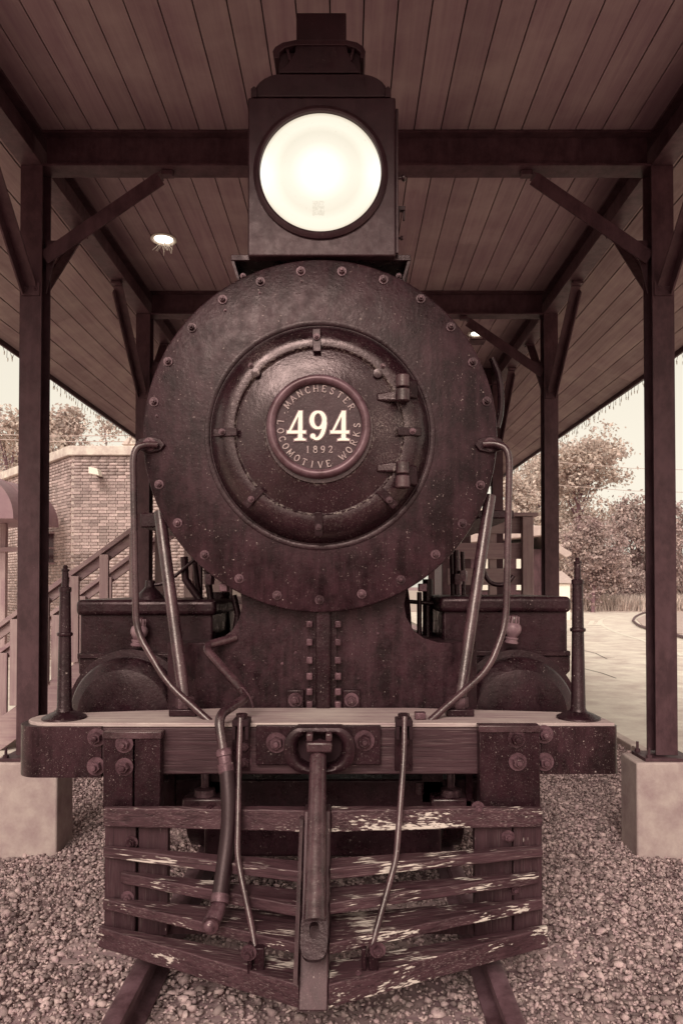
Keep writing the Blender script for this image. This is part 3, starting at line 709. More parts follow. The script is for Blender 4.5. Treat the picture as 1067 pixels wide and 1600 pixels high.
# side rim of the door on the headlight
MB().box(b.x+.001, b.x+.014, YH+.01, YH+.028, a.z+.02, b.z-.05).build('door_edge', M['lamp_box'], hb, bev=.002)
# shelf with two angle brackets
a = P(362, 409, YH+.06); b2 = P(641, 401, YH+.06)
shf = MB().box(a.x, b2.x, YH+.045, YH+.50, a.z, b2.z+.004).build('headlight_shelf', M['iron'], loco, bev=.003)
for s, xx in ((-1, a.x), (1, b2.x)):
    m = MB(); pp = [(xx, a.z-.001), (xx-s*.015, a.z-.001), (xx-s*.045, a.z-.10), (xx-s*.015-s*.018, a.z-.10)]
    m.prism(pp, YH+.05, YH+.30)
    m.prism([(xx-s*.03, a.z-.10), (xx-s*.13, a.z-.06), (xx-s*.13, a.z-.075), (xx-s*.03, a.z-.12)], YH+.05, YH+.30)
    m.build('shelf_bracket', M['iron'], shf)
    inst('bolt', SML, (xx-s*.06, YH+.05, a.z-.078), shf)

# saddle
YSd = 3.60
prof = [(262,1122),(262,1004),(322,1004),(346,998),(363,985),(374,966),(379,945),(374,915),(360,880),(640,880),(636,915),(631,945),(635,965),(646,985),(662,997),(684,1004),(745,1004),(745,1122)]
m = MB(); m.prism([(P(x, y, YSd).x, P(x, y, YSd).z) for x, y in prof], YSd, YSd+.9)
sad = m.build('smokebox_saddle', M['disc'], loco, bev=.004)
rg = P(499, 955, YSd).z; rb = P(499, 1114, YSd).z
xa, xb = P(489, 1000, YSd).x, P(521, 1000, YSd).x
m = MB(); m.box(P(494,1000,YSd).x, P(517,1000,YSd).x, YSd-.07, YSd-.001, rb, rg+.05); r1 = m.build('joint_flange', M['iron'], sad, bev=.012)
m = MB(); m.box(P(485,1000,YSd).x, P(526,1000,YSd).x, YSd-.018, YSd-.0005, rb, rg+.05); m.build('joint_plate', M['iron'], sad)
for py in (975, 1003, 1031, 1056, 1080, 1100):
    for px in (484, 528):
        q = P(px, py, YSd-.02)
        MB().box(q.x-.016, q.x+.016, YSd-.05, YSd-.0185, q.z-.018, q.z+.018).build('flange_bolt', M['bolt'], sad, bev=.005)
for px in (462, 549):
    q = P(px, 1092, YSd); MB().box(q.x-.045, q.x+.045, YSd-.03, YSd-.001, q.z-.07, q.z+.05).build('lug', M['iron'], sad, bev=.006)
    inst('bolt', BIG, (q.x, YSd-.03, q.z), sad, (0,.3,0), 1.15)
for px, py in [(415,1037),(441,1037),(428,985),(560,1060),(600,1040),(462,1020),(395,1090),(590,990)]: inst('rivet', SML, P(px, py, YSd-.001), sad, (0,0,0), .55)
for px in (360, 655): 
    q = P(px-6, 1004, YSd+.1); inst('bolt', SML, q, sad)

# steam chests and cylinders
for s, (x0, x1, yt, yb) in ((-1, (119, 338, 937, 1022)), (1, (686, 892, 932, 1018))):
    Yb_ = 3.80
    a = P(x0+6, yb, Yb_); b = P(x1-6, yt+20, Yb_)
    bx_ = MB().box(a.x, b.x, Yb_, Yb_+.75, a.z-.10, b.z+.01).build('steam_chest', M['iron'], loco, bev=.012)
    a2 = P(x0, yt+25, Yb_-.02); b2 = P(x1, yt, Yb_-.02)
    MB().box(a2.x, b2.x, Yb_-.03, Yb_+.78, a2.z, b2.z-.0).build('chest_lid', M['iron'], bx_, bev=.026, seg=4)
    a3 = P(x0+3, yb+4, Yb_-.015); b3 = P(x1-2, yb-1, Yb_-.015)
    MB().box(a3.x, b3.x, Yb_-.025, Yb_+.77, a3.z-.01, b3.z).build('chest_ledge', M['iron'], bx_, bev=.004)
    # casting between chest and cylinder
    a4 = P(x0+5, yb+30, Yb_); b4 = P(x1-2, yb+5, Yb_)
    m = MB(); 
    if s < 0: pr = [(a4.x, b4.z), (a4.x, a4.z), (a4.x+.16, a4.z-.16), (b4.x, a4.z-.16), (b4.x, b4.z)]
    else: pr = [(a4.x, b4.z), (a4.x, a4.z-.16), (b4.x-.16, a4.z-.16), (b4.x, a4.z), (b4.x, b4.z)]
    m.prism(pr, Yb_-.01, Yb_+.7); m.build('cylinder_casting', M['iron'], bx_, bev=.01)
    cc = P(197 if s < 0 else 811, 1116, 3.66); rc = PXm(88, 3.66)
    m = MB(); m.lathe(cc, [(0, -.060), (.12, -.059), (.19, -.056), (.235, -.046), (rc-.03, -.026), (rc-.010, -.008), (rc, .012), (rc+.002, .04), (rc-.012, .05), (rc-.012, .85), (0, .85)], 'Y', 80)
    cyl = m.build('cylinder', M['iron'], loco, angle=20)
    MB().lathe(cc, [(rc-.011, .06), (rc+.035, .065), (rc+.038, .10), (rc-.011, .105)], 'Y', 80).build('cylinder_flange', M['iron'], cyl)
# relief valves
for s, px, py in ((1, 800, 990), (-1, 217, 994)):
    q = P(px, py, 3.74); ax = Vector((.10*s, 0, 1)).normalized()
    root = MB(); root.lathe(q, [(.030, -.055), (.036, -.050), (.036, -.040), (.030, -.038), (.030, -.030), (.034, -.028), (.034, -.02), (.024, -.018), (.034, -.005), (.043, .012), (.045, .030), (.040, .046), (.030, .056)], 'Z', 28)
    vb = root.build('relief_valve', M['brass'], loco); vb.rotation_euler = (0, .12, 0)
    qq = q + Vector((0,0,.0))
    cg = MB(); cg.lathe(qq, [(.026, .05), (.027, .075), (.024, .09), (.014, .10), (0, .102)], 'Z', 20)
    c1 = cg.build('valve_cap', M['rod'], vb)
    rb_ = MB()
    for k in range(9):
        a_ = 2*PI*k/9; rb_.bar(qq+Vector((.028*math.cos(a_), .028*math.sin(a_), .052)), qq+Vector((.025*math.cos(a_), .025*math.sin(a_), .093)), .007, .006, (math.cos(a_), math.sin(a_), 0.01))
    rb_.build('valve_ribs', M['brass'], vb)
    MB().tube([(q.x - s*.0, 3.75, q.z-.0), (q.x, 3.80, q.z-.0)], .02, 12).build('valve_stem', M['brass'], vb)
# oil cup on the left chest
q = P(235, 938, 3.95); oc = MB().lathe(q, [(.085, 0), (.07, .03), (.045, .055), (.028, .075), (.026, .11), (.022,.112), (0, .113)], 'Z', 20).build('oil_cup', M['iron'], loco)
MB().tube(fillet([q+Vector((0,0,.085)), q+Vector((.07,0,.09)), q+Vector((.14,.02,.14)), q+Vector((.26,.0,.24))], .05), .010, 8).build('oil_pipe', M['iron'], oc)
# pipes in the gaps either side of the saddle
for nm, pts, r_ in (('steam_pipe', [P(288,870,4.0), P(290,905,4.0), P(318,945,4.0)], .022), ('steam_pipe', [P(303,870,4.1), P(312,935,4.1), P(330,960,4.1)], .016),
                    ('steam_pipe', [P(712,860,4.0), P(714,930,4.0)], .017), ('steam_pipe', [P(722,862,4.1), P(724,930,4.1)], .012), ('steam_pipe', [P(705,866,4.2), P(707,940,4.2)], .012),
                    ('steam_pipe', [P(365,930,3.9), P(372,960,3.9), P(366,1000,3.9)], .018), ('steam_pipe', [P(655,925,3.95), P(655,1010,3.95)], .014), ('steam_pipe', [P(668,905,4.1), P(668,1010,4.1)], .03),
                    ('steam_pipe', [P(323,890,4.0), P(330,940,4.0)], .020), ('steam_pipe', [P(640,940,4.05), P(690,944,4.05)], .012), ('steam_pipe', [P(345,925,4.3), P(345,1010,4.3)], .06),
                    ('steam_pipe', fillet([P(752,880,4.3), P(762,912,4.3), P(790,915,4.3), P(802,900,4.3)], .1), .014)):
    o = MB().tube(pts, r_, 12).build(nm, M['iron'], loco)
for px, py in ((714, 905), (722, 900), (327, 905)):
    q = P(px, py, 3.98); MB().lathe(q, [(.0,.03),(.028,.03), (.032, .0), (.028, -.03),(0,-.03)], 'Z', 6).build('pipe_union', M['bolt'], loco)
q = P(268, 960-0, 3.7)
# side brackets (running boards) seen either side of the disc
for s, (x0, x1, y0, y1) in ((-1, (219, 262, 801, 824)), (1, (745, 803, 797, 810))):
    a = P(x0, y1, 3.95); b = P(x1, y0, 3.95)
    MB().box(min(a.x,b.x), max(a.x,b.x)+(.1 if s<0 else 0), 3.95, 8.5, a.z, b.z).build('running_board', M['iron'], loco, bev=.008)
for px, py in ((270, 955), (892-222, 955)): pass
for px, py in ((350, 918), (660, 918)):
    q = P(px, py, 3.56); MB().box(q.x-.02, q.x+.02, 3.54, 3.60, q.z-.02, q.z+.02).build('clip', M['bolt'], loco, bev=.004)
# frames, axle and leading wheels under the boiler
for s in (-1, 1):
    MB().box(EXC+s*.55-.05, EXC+s*.55+.05, 3.50, 11, .55, .86).build('main_frame', M['iron'], loco)
    for yy in (4.5, 6.0):
        c = Vector((EXC+s*.752, yy, .42))
        wl = MB().lathe(c, [(0,-.07),(.08,-.07),(.08,-.05),(.34,-.03),(.36,-.06),(.42,-.06),(.42,.06),(.34,.05),(0,.05)], 'X', 40).build('leading_wheel', M['iron'], loco)
    for yy in (8.2, 10.4):
        c = Vector((EXC+s*.752, yy, .82)); wl = MB().lathe(c, [(0,-.07),(.12,-.07),(.12,-.05),(.7,-.03),(.74,-.06),(.82,-.06),(.82,.06),(.7,.05),(0,.05)], 'X', 48).build('driving_wheel', M['iron'], loco)
for yy in (4.5, 6.0): MB().tube([(EXC-.75, yy, .42), (EXC+.75, yy, .42)], .07, 16).build('axle', M['iron'], loco)
MB().box(EXC-.62, EXC+.62, 3.70, 3.82, .20, .50).build('truck_frame', M['iron'], loco, bev=.02)
# dim gear below the beam
for x0_, y0_, x1_, y1_ in ((585,1215,612,1262),(420,1215,396,1262),(540,1215,580,1262)): MB().tube([P(x0_,y0_,3.62), P(x1_,y1_,3.62)], .018, 10).build('brake_rod', M['iron'], loco)
for px in (318, 706):
    q = P(px, 1262, 3.42); bx2 = MB().box(q.x-.10, q.x+.10, 3.40, 3.56, q.z, q.z+.05).build('journal_cap', M['rod'], loco, bev=.012)
    MB().lathe((q.x, 3.46, q.z+.05), [(.055,0),(.05,.03),(.02,.04),(.02,.10),(.012,.12),(0,.12)], 'Z', 12).build('cap_stud', M['bolt'], bx2)
MB().tube([P(655,1222,3.5), P(655,1240,3.5)], .022, 10).build('drain_pipe', M['rod'], loco)
for px in (268, 733): MB().box(P(px-5,1210,3.4).x, P(px+5,1210,3.4).x, 3.40, 3.44, P(px,1262,3.4).z, P(px,1205,3.4).z).build('hanger', M['iron'], loco)
MB().box(EXC-.85, EXC+.85, 3.50, 3.9, .52, .66).build('frame_stretcher', M['iron'], loco, bev=.01)
# cab, barely seen behind the boiler
cab = MB(); cab.box(EXC-1.05, EXC+1.05, 10.6, 12.4, 1.25, 3.3); cab = cab.build('cab', M['iron'], loco, bev=.03)
MB().prism([(EXC-1.15,3.3),(EXC+1.15,3.3),(EXC+.7,3.62),(EXC,3.72),(EXC-.7,3.62)], 10.4, 12.7).build('cab_roof', M['iron'], cab)

# buffer beam
YBm = 3.15; ZT = P(500, 1133, YBm).z; ZBt = P(500, 1210, YBm).z
xl, xr = P(60,1170,YBm).x, P(950,1170,YBm).x
beam = MB().box(xl, xr, YBm, YBm+.27, ZBt, ZT-.012).build('buffer_beam', M['beam_wood'], loco, bev=.006)
def rounded_end(xo, xi, s, z0, z1, y0, dep, r=.11, mat='iron', nm='end_plate'):
    pts = [(xi, y0), ]
    for k in range(9):
        a = PI/2*k/8; pts.append((xo - s*r + s*r*math.sin(a), y0 + r - r*math.cos(a)))
    pts += [(xo, y0+dep), (xi, y0+dep)]
    return MB().prismz(pts, z0, z1)
xo = P(37,1170,YBm+.10).x; rounded_end(xo, P(160,1170,YBm).x, -1, ZBt-.012, ZT-.006, YBm-.010, .29).build('end_plate', M['disc'], beam, angle=30)
xo2 = P(965,1170,YBm).x; rounded_end(xo2, P(845,1170,YBm).x, 1, ZBt+.004, ZT-.004, YBm-.010, .29, r=.03).build('end_plate', M['disc'], beam, angle=30)
# top plank, pale bare wood
m = MB(); pts = []
for k in range(9):
    a = PI*k/8; pts.append((xo+.15 - .13*math.sin(a), YBm+.135 - .125*math.cos(a)))
pl_ = [(xo2-.02, YBm+.005)] ; 
poly = pts[::-1]
poly = [(xo2-.012, YBm+.004), (xo2-.03, YBm+.26), (EXC+.45, YBm+.40), (EXC-.45, YBm+.40)] + pts[::-1]
m.prismz(poly, ZT-.012+.001, ZT+.008)
m.build('top_plank', M['beam_top'], beam, bev=.004)
# step boards on the front of the beam carrying the pilot
YS_ = 3.09
for x0, x1 in ((161, 208), (210, 251)):
    a = P(x0, 1268, YS_); b = P(x1, 1146, YS_)
    MB().box(a.x, b.x, YS_, YS_+.058, a.z, b.z).build('hanger_board', M['iron'], beam, bev=.004)
a = P(749, 1266, YS_); b = P(843, 1140, YS_); MB().box(a.x, b.x, YS_, YS_+.058, a.z, b.z).build('hanger_board', M['iron'], beam, bev=.004)
for x0, x1, y0, y1 in ((160, 252, 1144, 1155), (748, 844, 1134, 1145)):
    a = P(x0, y1, YS_-.01); b = P(x1, y0, YS_-.01); MB().box(a.x, b.x, YS_-.008, YS_+.055, a.z, b.z).build('cap_strip', M['rod'], beam, bev=.003)
for px, py in ((195,1162),(195,1198),(806,1154),(808,1190)): inst('bolt', BIG, P(px, py, YS_-.001), beam, (0, random.random(), 0), 1.25)
for px, py in ((152,1152),(151,1197),(849,1147),(850,1190)): inst('bolt', BIG, P(px, py, YBm-.011), beam, (0, random.random(), 0), 1.3)
for px, py in ((383,1166),(632,1157),(383,1190),(633,1196)): inst('bolt', BIG, P(px, py, YBm-.001), beam, (0, random.random(), 0), 1.0)
q = P(656, 1124, YBm+.1); MB().box(q.x-.025, q.x+.025, q.y-.025, q.y+.025, ZT+.0085, ZT+.04).build('square_nut', M['bolt'], beam, bev=.004)
# iron straps behind the rods
for px in (377, 630): MB().box(P(px-14,1150,YBm).x, P(px+14,1150,YBm).x, YBm-.012, YBm-.0015, ZBt+.02, ZT-.02).build('strap', M['iron'], beam, bev=.002)
# drawhead
for s, (x0, x1, y0, y1) in ((0, (400, 595, 1134, 1195)),): 
    a = P(x0, y1, YBm-.025); b = P(x1, y0, YBm-.025)
    dp = MB().box(a.x, b.x, YBm-.028, YBm-.001, a.z, b.z).build('drawhead_plate', M['iron'], loco, bev=.004)
for px, py in ((432,1160),(569,1157)): inst('bolt', BIG, P(px, py, YBm-.029), dp, (0,.4,0), 1.45)
YDr = YBm-.09; c0 = P(499, 1172, YDr)
rx, rz = PXm(56, YDr), PXm(40, YDr); hx, hz = PXm(36, YDr), PXm(27, YDr)
def sup(a, rx, rz, e=.72):
    c, s_ = math.cos(a), math.sin(a); return (rx*abs(c)**e*(1 if c >= 0 else -1), rz*abs(s_)**e*(1 if s_ >= 0 else -1))
m = MB(); n = 56; rings = []
layers = [(rx*1.0, rz, .085), (rx, rz, .02), (rx*.985, rz*.975, .004), (rx*.93, rz*.90, 0), (hx*1.25, hz*1.25, -.004), (hx*1.06, hz*1.06, .004), (hx, hz, .02), (hx*.93, hz*.93, .075)]
vs = []
for ax, az, dy in layers:
    for k in range(n):
        x_, z_ = sup(2*PI*k/n, ax, az, .80); z_ = min(z_, az*.86); vs.append((c0.x+x_, c0.y+dy, c0.z+z_))
fs = [(l*n+k, l*n+(k+1)%n, (l+1)*n+(k+1)%n, (l+1)*n+k) for l in range(len(layers)-1) for k in range(n)]
m.add(vs, fs); m.build('drawhead', M['iron'], dp, angle=50)
MB().box(c0.x-hx*.9, c0.x+hx*.9, YBm-.0275-.002, YBm-.0282+.004, c0.z-hz*.9, c0.z+hz*.8).build('pocket_back', M['dark'], dp)
q = P(501, 1160, YBm-.05); MB().lathe(q, [(0,-.03),(.014,-.028),(.018,-.02),(.018,.02)], 'Y', 14).build('pin_head', M['bolt'], dp)
# coupling link bar hanging from the pocket down to the nose of the pilot
a = P(497, 1180, 3.04); b = P(492, 1440, 2.60)
m = MB(); m.tube([a, a+(b-a)*.25, a+(b-a)*.85, b], [.036, .037, .040, .042], 20); lk = m.build('link_bar', M['rod'], loco)
t0 = P(479, 1166, 3.03); t1 = P(519, 1166, 3.03)
m = MB(); m.box(t0.x, t1.x, 3.0, 3.06, t0.z-.022, t0.z+.022); m.build('link_head', M['rod'], lk, bev=.008)
for px in (484, 514): MB().box(P(px-5,1160,3.03).x, P(px+5,1160,3.03).x, 3.005, 3.055, t0.z+.023, t0.z+.058).build('link_lug', M['rod'], lk, bev=.006)
# slotted foot of the bar
cpt = P(491, 1462, 2.585); ww = PXm(21, 2.585); hh = PXm(36, 2.585)
m = MB(); vs = []; n = 40
ax = Vector((1,0,0)); up = (a-b).normalized(); nn = ax.cross(up)
def loop(rx_, rz_, off, dz=0):
    out = []
    for k in range(n):
        x_, z_ = sup(2*PI*k/n, rx_, rz_, .62); out.append(cpt + ax*x_ + up*(z_+dz) + nn*off)
    return out
s_in = (ww*.36, hh*.34)
L0 = loop(ww, hh, .022); L1 = loop(ww, hh, -.016); L1b = loop(ww*.9, hh*.93, -.024); L2 = loop(s_in[0], s_in[1], -.024, .012); L3 = loop(s_in[0], s_in[1], .022, .012)
vs = L0+L1+L1b+L2+L3
fs = [(l*n+k, l*n+(k+1)%n, (l+1)*n+(k+1)%n, (l+1)*n+k) for l in range(4) for k in range(n)] + [(4*n+k, 4*n+(k+1)%n, (k+1)%n, k) for k in range(n)]
m.add(vs, fs); m.build('link_foot', M['iron'], lk, angle=40)

# pilot (cow catcher)
YP = 3.02
xL, xR, xC = P(162,1400,YP).x, P(848,1400,YP).x, EXC+.006
m = MB()   # back frame
m.box(xL+.02, xR-.02, YP+.075, YP+.13, .10, .17); pil = m.build('pilot', M['post_wood'], loco, bev=.004)
for x0, x1 in ((162, 212), (215, 262), (742, 800), (803, 847)):
    a = P(x0, 1476, YP+.015); b = P(x1, 1268, YP+.015)
    MB().box(a.x, b.x, YP+.022, YP+.07, .12, b.z).build('end_board', M['post_wood'], pil, bev=.004)
rows = [  # z bottom, height, nose front Y, nose back Y, outer height scale, worn, left start px
    (.592, .080, 2.955, 3.00, 1.0, 0, 161), (.462, .045, 2.79, 2.885, 1, 0, 161), (.352, .045, 2.735, 2.87, 1, 0, 189), (.243, .042, 2.65, 2.88, 1, 0, 161), (.083, .085, 2.585, 2.74, 1, 0, 155)]
for i, (zb, hh_, yn, yb, sc_, _, xs_) in enumerate(rows):
    for s in (-1, 1):
        xo_ = P(xs_, 1400, YP).x if s < 0 else (xR if i != 4 else P(855,1400,YP).x)
        if i == 2 and s > 0: xo_ = P(842,1400,YP).x
        yo = YP
        hn = hh_ * (1.12 if i == 0 else 1.0)
        zn = zb - (.012 if s < 0 else 0)*(i in (1,2))
        yb_out = YP + .02
        t = .0
        sg = -1 if s < 0 else 1
        xin = xC + sg*.055
        A = [(xo_, yo, zb), (xin, yn, zn), (xin, yb, zn), (xo_, yb_out, zb)]
        rise = .006
        B = [(xo_, yo, zb+hh_), (xin, yn, zn+hn), (xin, yb, zn+hn+rise), (xo_, yb_out, zb+hh_+.002)]
        if s > 0: v8 = [A[1], A[0], A[3], A[2], B[1], B[0], B[3], B[2]]
        else: v8 = A + B
        # subdivide along the length for a slightly uneven edge
        mb = MB(); K = 14
        for k in range(K+1):
            u = k/K; wob = random.uniform(-.0016, .0016) if 0 < k < K else 0
            for (p, q) in ((A[0],A[1]),(A[3],A[2]),(B[0],B[1]),(B[3],B[2])):
                pp = Vector(p)*(1-u) + Vector(q)*u; mb.v.append((pp.x, pp.y+wob*.6, pp.z+wob*.7))
        for k in range(K):
            o = k*4; mb.f += [(o, o+4, o+6, o+2), (o+2, o+6, o+7, o+3), (o+3, o+7, o+5, o+1), (o+1, o+5, o+4, o)]
        mb.f += [(0,2,3,1), (K*4, K*4+1, K*4+3, K*4+2)]
        ob = mb.build('slat', M['slat_worn'] if (s > 0) else M['slat'], pil, bev=.004, angle=30)
# nose post
m = MB(); z0_, z1_ = .085, .69
m.hexa([(xC-.056,2.565,z0_),(xC+.053,2.565,z0_),(xC+.053,2.70,z0_),(xC-.056,2.70,z0_),(xC-.056,2.93,z1_),(xC+.053,2.93,z1_),(xC+.053,3.02,z1_),(xC-.056,3.02,z1_)])
m.build('nose_post', M['post_wood'], pil, bev=.006)
m = MB(); m.hexa([(xC-.058,2.555,.18),(xC-.074,2.575,.18),(xC-.074,2.72,.18),(xC-.058,2.70,.18),(xC-.058,2.905,.66),(xC-.074,2.92,.66),(xC-.074,3.0,.66),(xC-.058,3.0,.66)]); m.build('nose_strap', M['rod'], pil)
for px, py in ((206,1316),(793,1307),(200,1402),(803,1388),(330,1262),(746,1262)): inst('bolt', BIG, P(px, py, YP+.021 if py > 1270 else YP), pil, (0, random.random(), 0), .9)
for px, py in ((670,1497),(893-222,1500),(560,1520)): inst('rivet', SML, P(px, py, 2.80 if px > 600 else 2.62), pil, (0,0,0), .7)

# brace rods from beam to smokebox
for x0, y0, x1, y1 in ((250,800,290,1108),(765,775,716,1108)):
    s = -1 if x0 < 500 else 1
    a = P(x0, y0, 3.62); b = P(x1, y1, 3.36)
    br = MB().tube([a, b], .030, 20).build('brace_rod', M['rod'], loco)
    zf = ZT+.0085; c = (b.x, b.y-.01)
    MB().box(c[0]-.065, c[0]+.065, c[1]-.05, c[1]+.05, zf, zf+.035).build('brace_foot', M['iron'], br, bev=.006)
    MB().lathe((c[0], c[1], zf+.036), [(0,.05),(.042,.05),(.046,.04),(.046,0),(0,0)], 'Z', 6).build('foot_nut', M['bolt'], br)
# handrails
for pts, s in (([P(246,695,3.47), P(228,694,3.45), P(208,702,3.43), P(213,985,3.40), P(262,1068,3.32), P(330,1129,3.24)], -1),
               ([P(755,694,3.47), P(775,693,3.45), P(796,703,3.43), P(790,975,3.40), P(764,1045,3.34), P(672,1126,3.24)], 1)):
    hr = MB().tube(fillet(pts, .09, 7), .0165, 14).build('handrail', M['rod'], loco)
    q = P(235 if s < 0 else 765, 695, YD-.006)
    m = MB(); m.prism([(q.x+.075*math.cos(a)*(1 if abs(math.cos(a)) > .5 else 1), q.z+.042*math.sin(a)) for a in np.linspace(0, 2*PI, 9)[:-1]], YD-.016, YD-.001)
    m.build('rail_flange', M['iron'], hr, bev=.003); inst('bolt', BIG, (q.x, YD-.016, q.z), hr, (0,.5,0), 1.05)
# rods running down to the pilot
for pts, cp, s in (([P(376,1122,3.085), P(374,1180,3.03), P(371,1335,2.86), P(376,1365,2.83), P(396,1460,2.73), P(400,1490,2.70)], (377,1117), -1),
                   ([P(632,1120,3.085), P(631,1180,3.03), P(619,1340,2.86), P(612,1366,2.83), P(583,1470,2.72), P(577,1495,2.70)], (631,1112), 1)):
    rd_ = MB().tube(fillet(pts, .05, 4), .0125, 12).build('uncoupling_rod', M['rod'], loco)
    q = P(cp[0], cp[1], 3.10)
    m = MB(); m.box(q.x-.036, q.x+.036, 3.07, 3.17, ZT+.009, ZT+.036)
    m.box(q.x-.036, q.x-.020, 3.07, 3.145, ZT-.05, ZT+.009); m.box(q.x+.020, q.x+.036, 3.07, 3.145, ZT-.05, ZT+.009); m.build('rod_clevis', M['dark'], rd_, bev=.004)
    MB().lathe((q.x, 3.12, ZT+.037), [(.026,0),(.026,.02),(0,.022)], 'Z', 6).build('clevis_nut', M['iron'], rd_)
    e = pts[-1]; f_ = P(403 if s < 0 else 586, 1520, e.y-.01)
    MB().box(e.x-.004, e.x+.034, e.y-.02, e.y+.015, f_.z, e.z+.03).build('rod_bracket', M['iron'], rd_, bev=.004)
    MB().box(e.x-.03, e.x-.012, e.y-.02, e.y+.02, f_.z, e.z+.04).build('rod_bracket', M['iron'], rd_, bev=.004)
    qb = P(389 if s < 0 else 590, 1488 if s < 0 else 1484, e.y-.025)
    inst('bolt', BIG, qb, rd_, (0,.3,0), .95)
# air pipe and hose
pts = [P(368,996,3.60), P(318,1010,3.50), P(388,1088,3.28), P(341,1118,3.08), P(349,1172,3.03)]
hz_ = MB().tube(fillet(pts, .055, 6), .0215, 16).build('air_pipe', M['rod'], loco)
a = P(349,1170,3.03); b = P(355,1208,3.00)
MB().tube([a, a+(b-a)*.1, a+(b-a)*.3, a+(b-a)*.32, a+(b-a)*.6, a+(b-a)*.62, b], [.027,.034,.034,.029,.029,.036,.034], 18).build('hose_coupling', M['bolt'], hz_)
h = [P(355,1206,3.0), P(358,1250,2.96), P(357,1300,2.92), P(351,1350,2.87), P(343,1405,2.80)]
def catmull(p, n=6):
    p = [Vector(q) for q in p]; out = []
    for i in range(len(p)-1):
        p0, p1, p2, p3 = p[max(i-1,0)], p[i], p[i+1], p[min(i+2,len(p)-1)]
        for k in range(n):
            t = k/n; out.append(.5*((2*p1)+(p2-p0)*t+(2*p0-5*p1+4*p2-p3)*t*t+(3*p1-p0-3*p2+p3)*t**3))
    out.append(p[-1]); return out
MB().tube(catmull(h), .033, 18).build('rubber_hose', M['rubber'], hz_)
MB().tube([P(345,1398,2.81), P(343,1412,2.79)], .037, 18).build('hose_clamp', M['bolt'], hz_)
g = [P(343,1412,2.79), P(337,1428,2.76), P(329,1443,2.73), P(327,1455,2.72)]
MB().tube(catmull(g, 4), [.027+.006*math.sin(k*.3) for k in range(13)], 16).build('hose_end', M['bolt'], hz_)
q = P(330, 1446, 2.72); MB().lathe(q, [(0,-.012),(.030,-.012),(.034,0),(.030,.02)], 'Y', 18).build('gladhand_face', M['rod'], hz_)
m = MB(); m.tube(fillet([P(370,1082,3.26), P(378,1072,3.2), P(392,1090,3.15), P(396,1106,3.12)], .03), .004, 6); m.build('wire_tie', M['bolt'], hz_)
# flag staffs on the beam
for px, s in ((101, -1), (903, 1)):
    Yf = YBm+.12
    pb = P(px, 1128 if s < 0 else 1122, Yf); zt = P(px, 918 if s < 0 else 906, Yf).z; z_r = P(px, 991 if s < 0 else 984, Yf).z; z0s = ZT+.0085
    st = MB().lathe((pb.x, Yf, 0), [(.10, z0s), (.098, z0s+.008), (.07, z0s+.022), (.040, z0s+.034), (.033, z0s+.05), (.0235, zt)], 'Z', 28).build('flag_staff', M['iron'], loco, angle=40)
    MB().lathe((pb.x, Yf, z_r), [(.026,-.01),(.034,-.007),(.036,0),(.034,.007),(.026,.01)], 'Z', 24).build('staff_ring', M['iron'], st)
    MB().lathe((pb.x, Yf, zt), [(.0,-.02),(.028,-.02),(.028,0),(.016,.004),(.0145,.075),(.018,.078),(.018,.084),(.010,.088),(.012,.098),(.006,.104),(0,.105)], 'Z', 20).build('staff_tip', M['iron'], st)

# ------------------------------------------------------------------ wooden stairs on the left
sc = empty('wooden_staircase', P(60, 1100, 8.0), 'weathered wooden staircase climbing beside the brick wall, left of the locomotive', 'staircase')
for Yst, near in ((7.9, 1), (9.0, 0)):
    off = 0
    a = P(-60, 1019, Yst) if near else P(-40, 1012, Yst); 
    p1 = P(68, 929, 7.9); p2 = P(235, 808, 7.9); sl = (p2.z-p1.z)/(p2.x-p1.x)
    def zr(x): return p1.z + (x-p1.x)*sl
    xe = P(240, 808, 7.9).x; xs0 = P(-80, 0, 7.9).x
    m = MB(); m.bar((xs0, Yst, zr(xs0)), (xe, Yst, zr(xe)), .09, .05); m.build('handrail', M['timber_x'], sc, bev=.005)
    m = MB(); m.bar((xs0, Yst+.03, zr(xs0)-.09), (xe, Yst+.03, zr(xe)-.09), .04, .09); m.build('top_rail', M['timber_x'], sc, bev=.004)
    x = P(80, 0, 7.9).x
    k = 0
    xx = x - 3*.33
    while xx < xe:
        MB().box(xx-.05, xx+.05, Yst-.055, Yst-.012, zr(xx)-1.02 - (.0), zr(xx)-.06).build('baluster', M['timber'], sc, bev=.004); xx += .33
    m = MB(); m.bar((xs0-.2, Yst, zr(xs0-.2)-1.22), (xe, Yst, zr(xe)-1.22), .05, .30); m.build('stringer', M['timber_x'], sc, bev=.005)
for k in range(9):
    x = xe - .2 - k*.27; z = zr(x) - 1.12
    MB().box(x-.15, x+.15, 7.93, 8.97, z-.04, z).build('tread', M['timber_x'], sc, bev=.004)
zpl = zr(xe) - 1.0
m = MB().box(xe+.005, xe+1.0, 7.9, 13.5, zpl-.18, zpl); m.build('landing', M['timber_x'], sc, bev=.005)
for y in (7.95, 9.0, 10.4, 11.8, 13.2):
    MB().box(xe+.03, xe+.13, y-.06, y+.06, GZ, zpl-.185).build('support_post', M['timber'], sc)
for yy in (7.95,):
    for x in (xe+.06, xe+.39, xe+.72):
        MB().box(x-.05, x+.05, yy-.03, yy+.02, zpl+.001, zpl+.98).build('baluster', M['timber'], sc, bev=.004)
    m = MB().box(xe+.0, xe+.98, yy-.05, yy+.05, zpl+.985, zpl+1.03); m.build('handrail', M['timber_x'], sc, bev=.004)
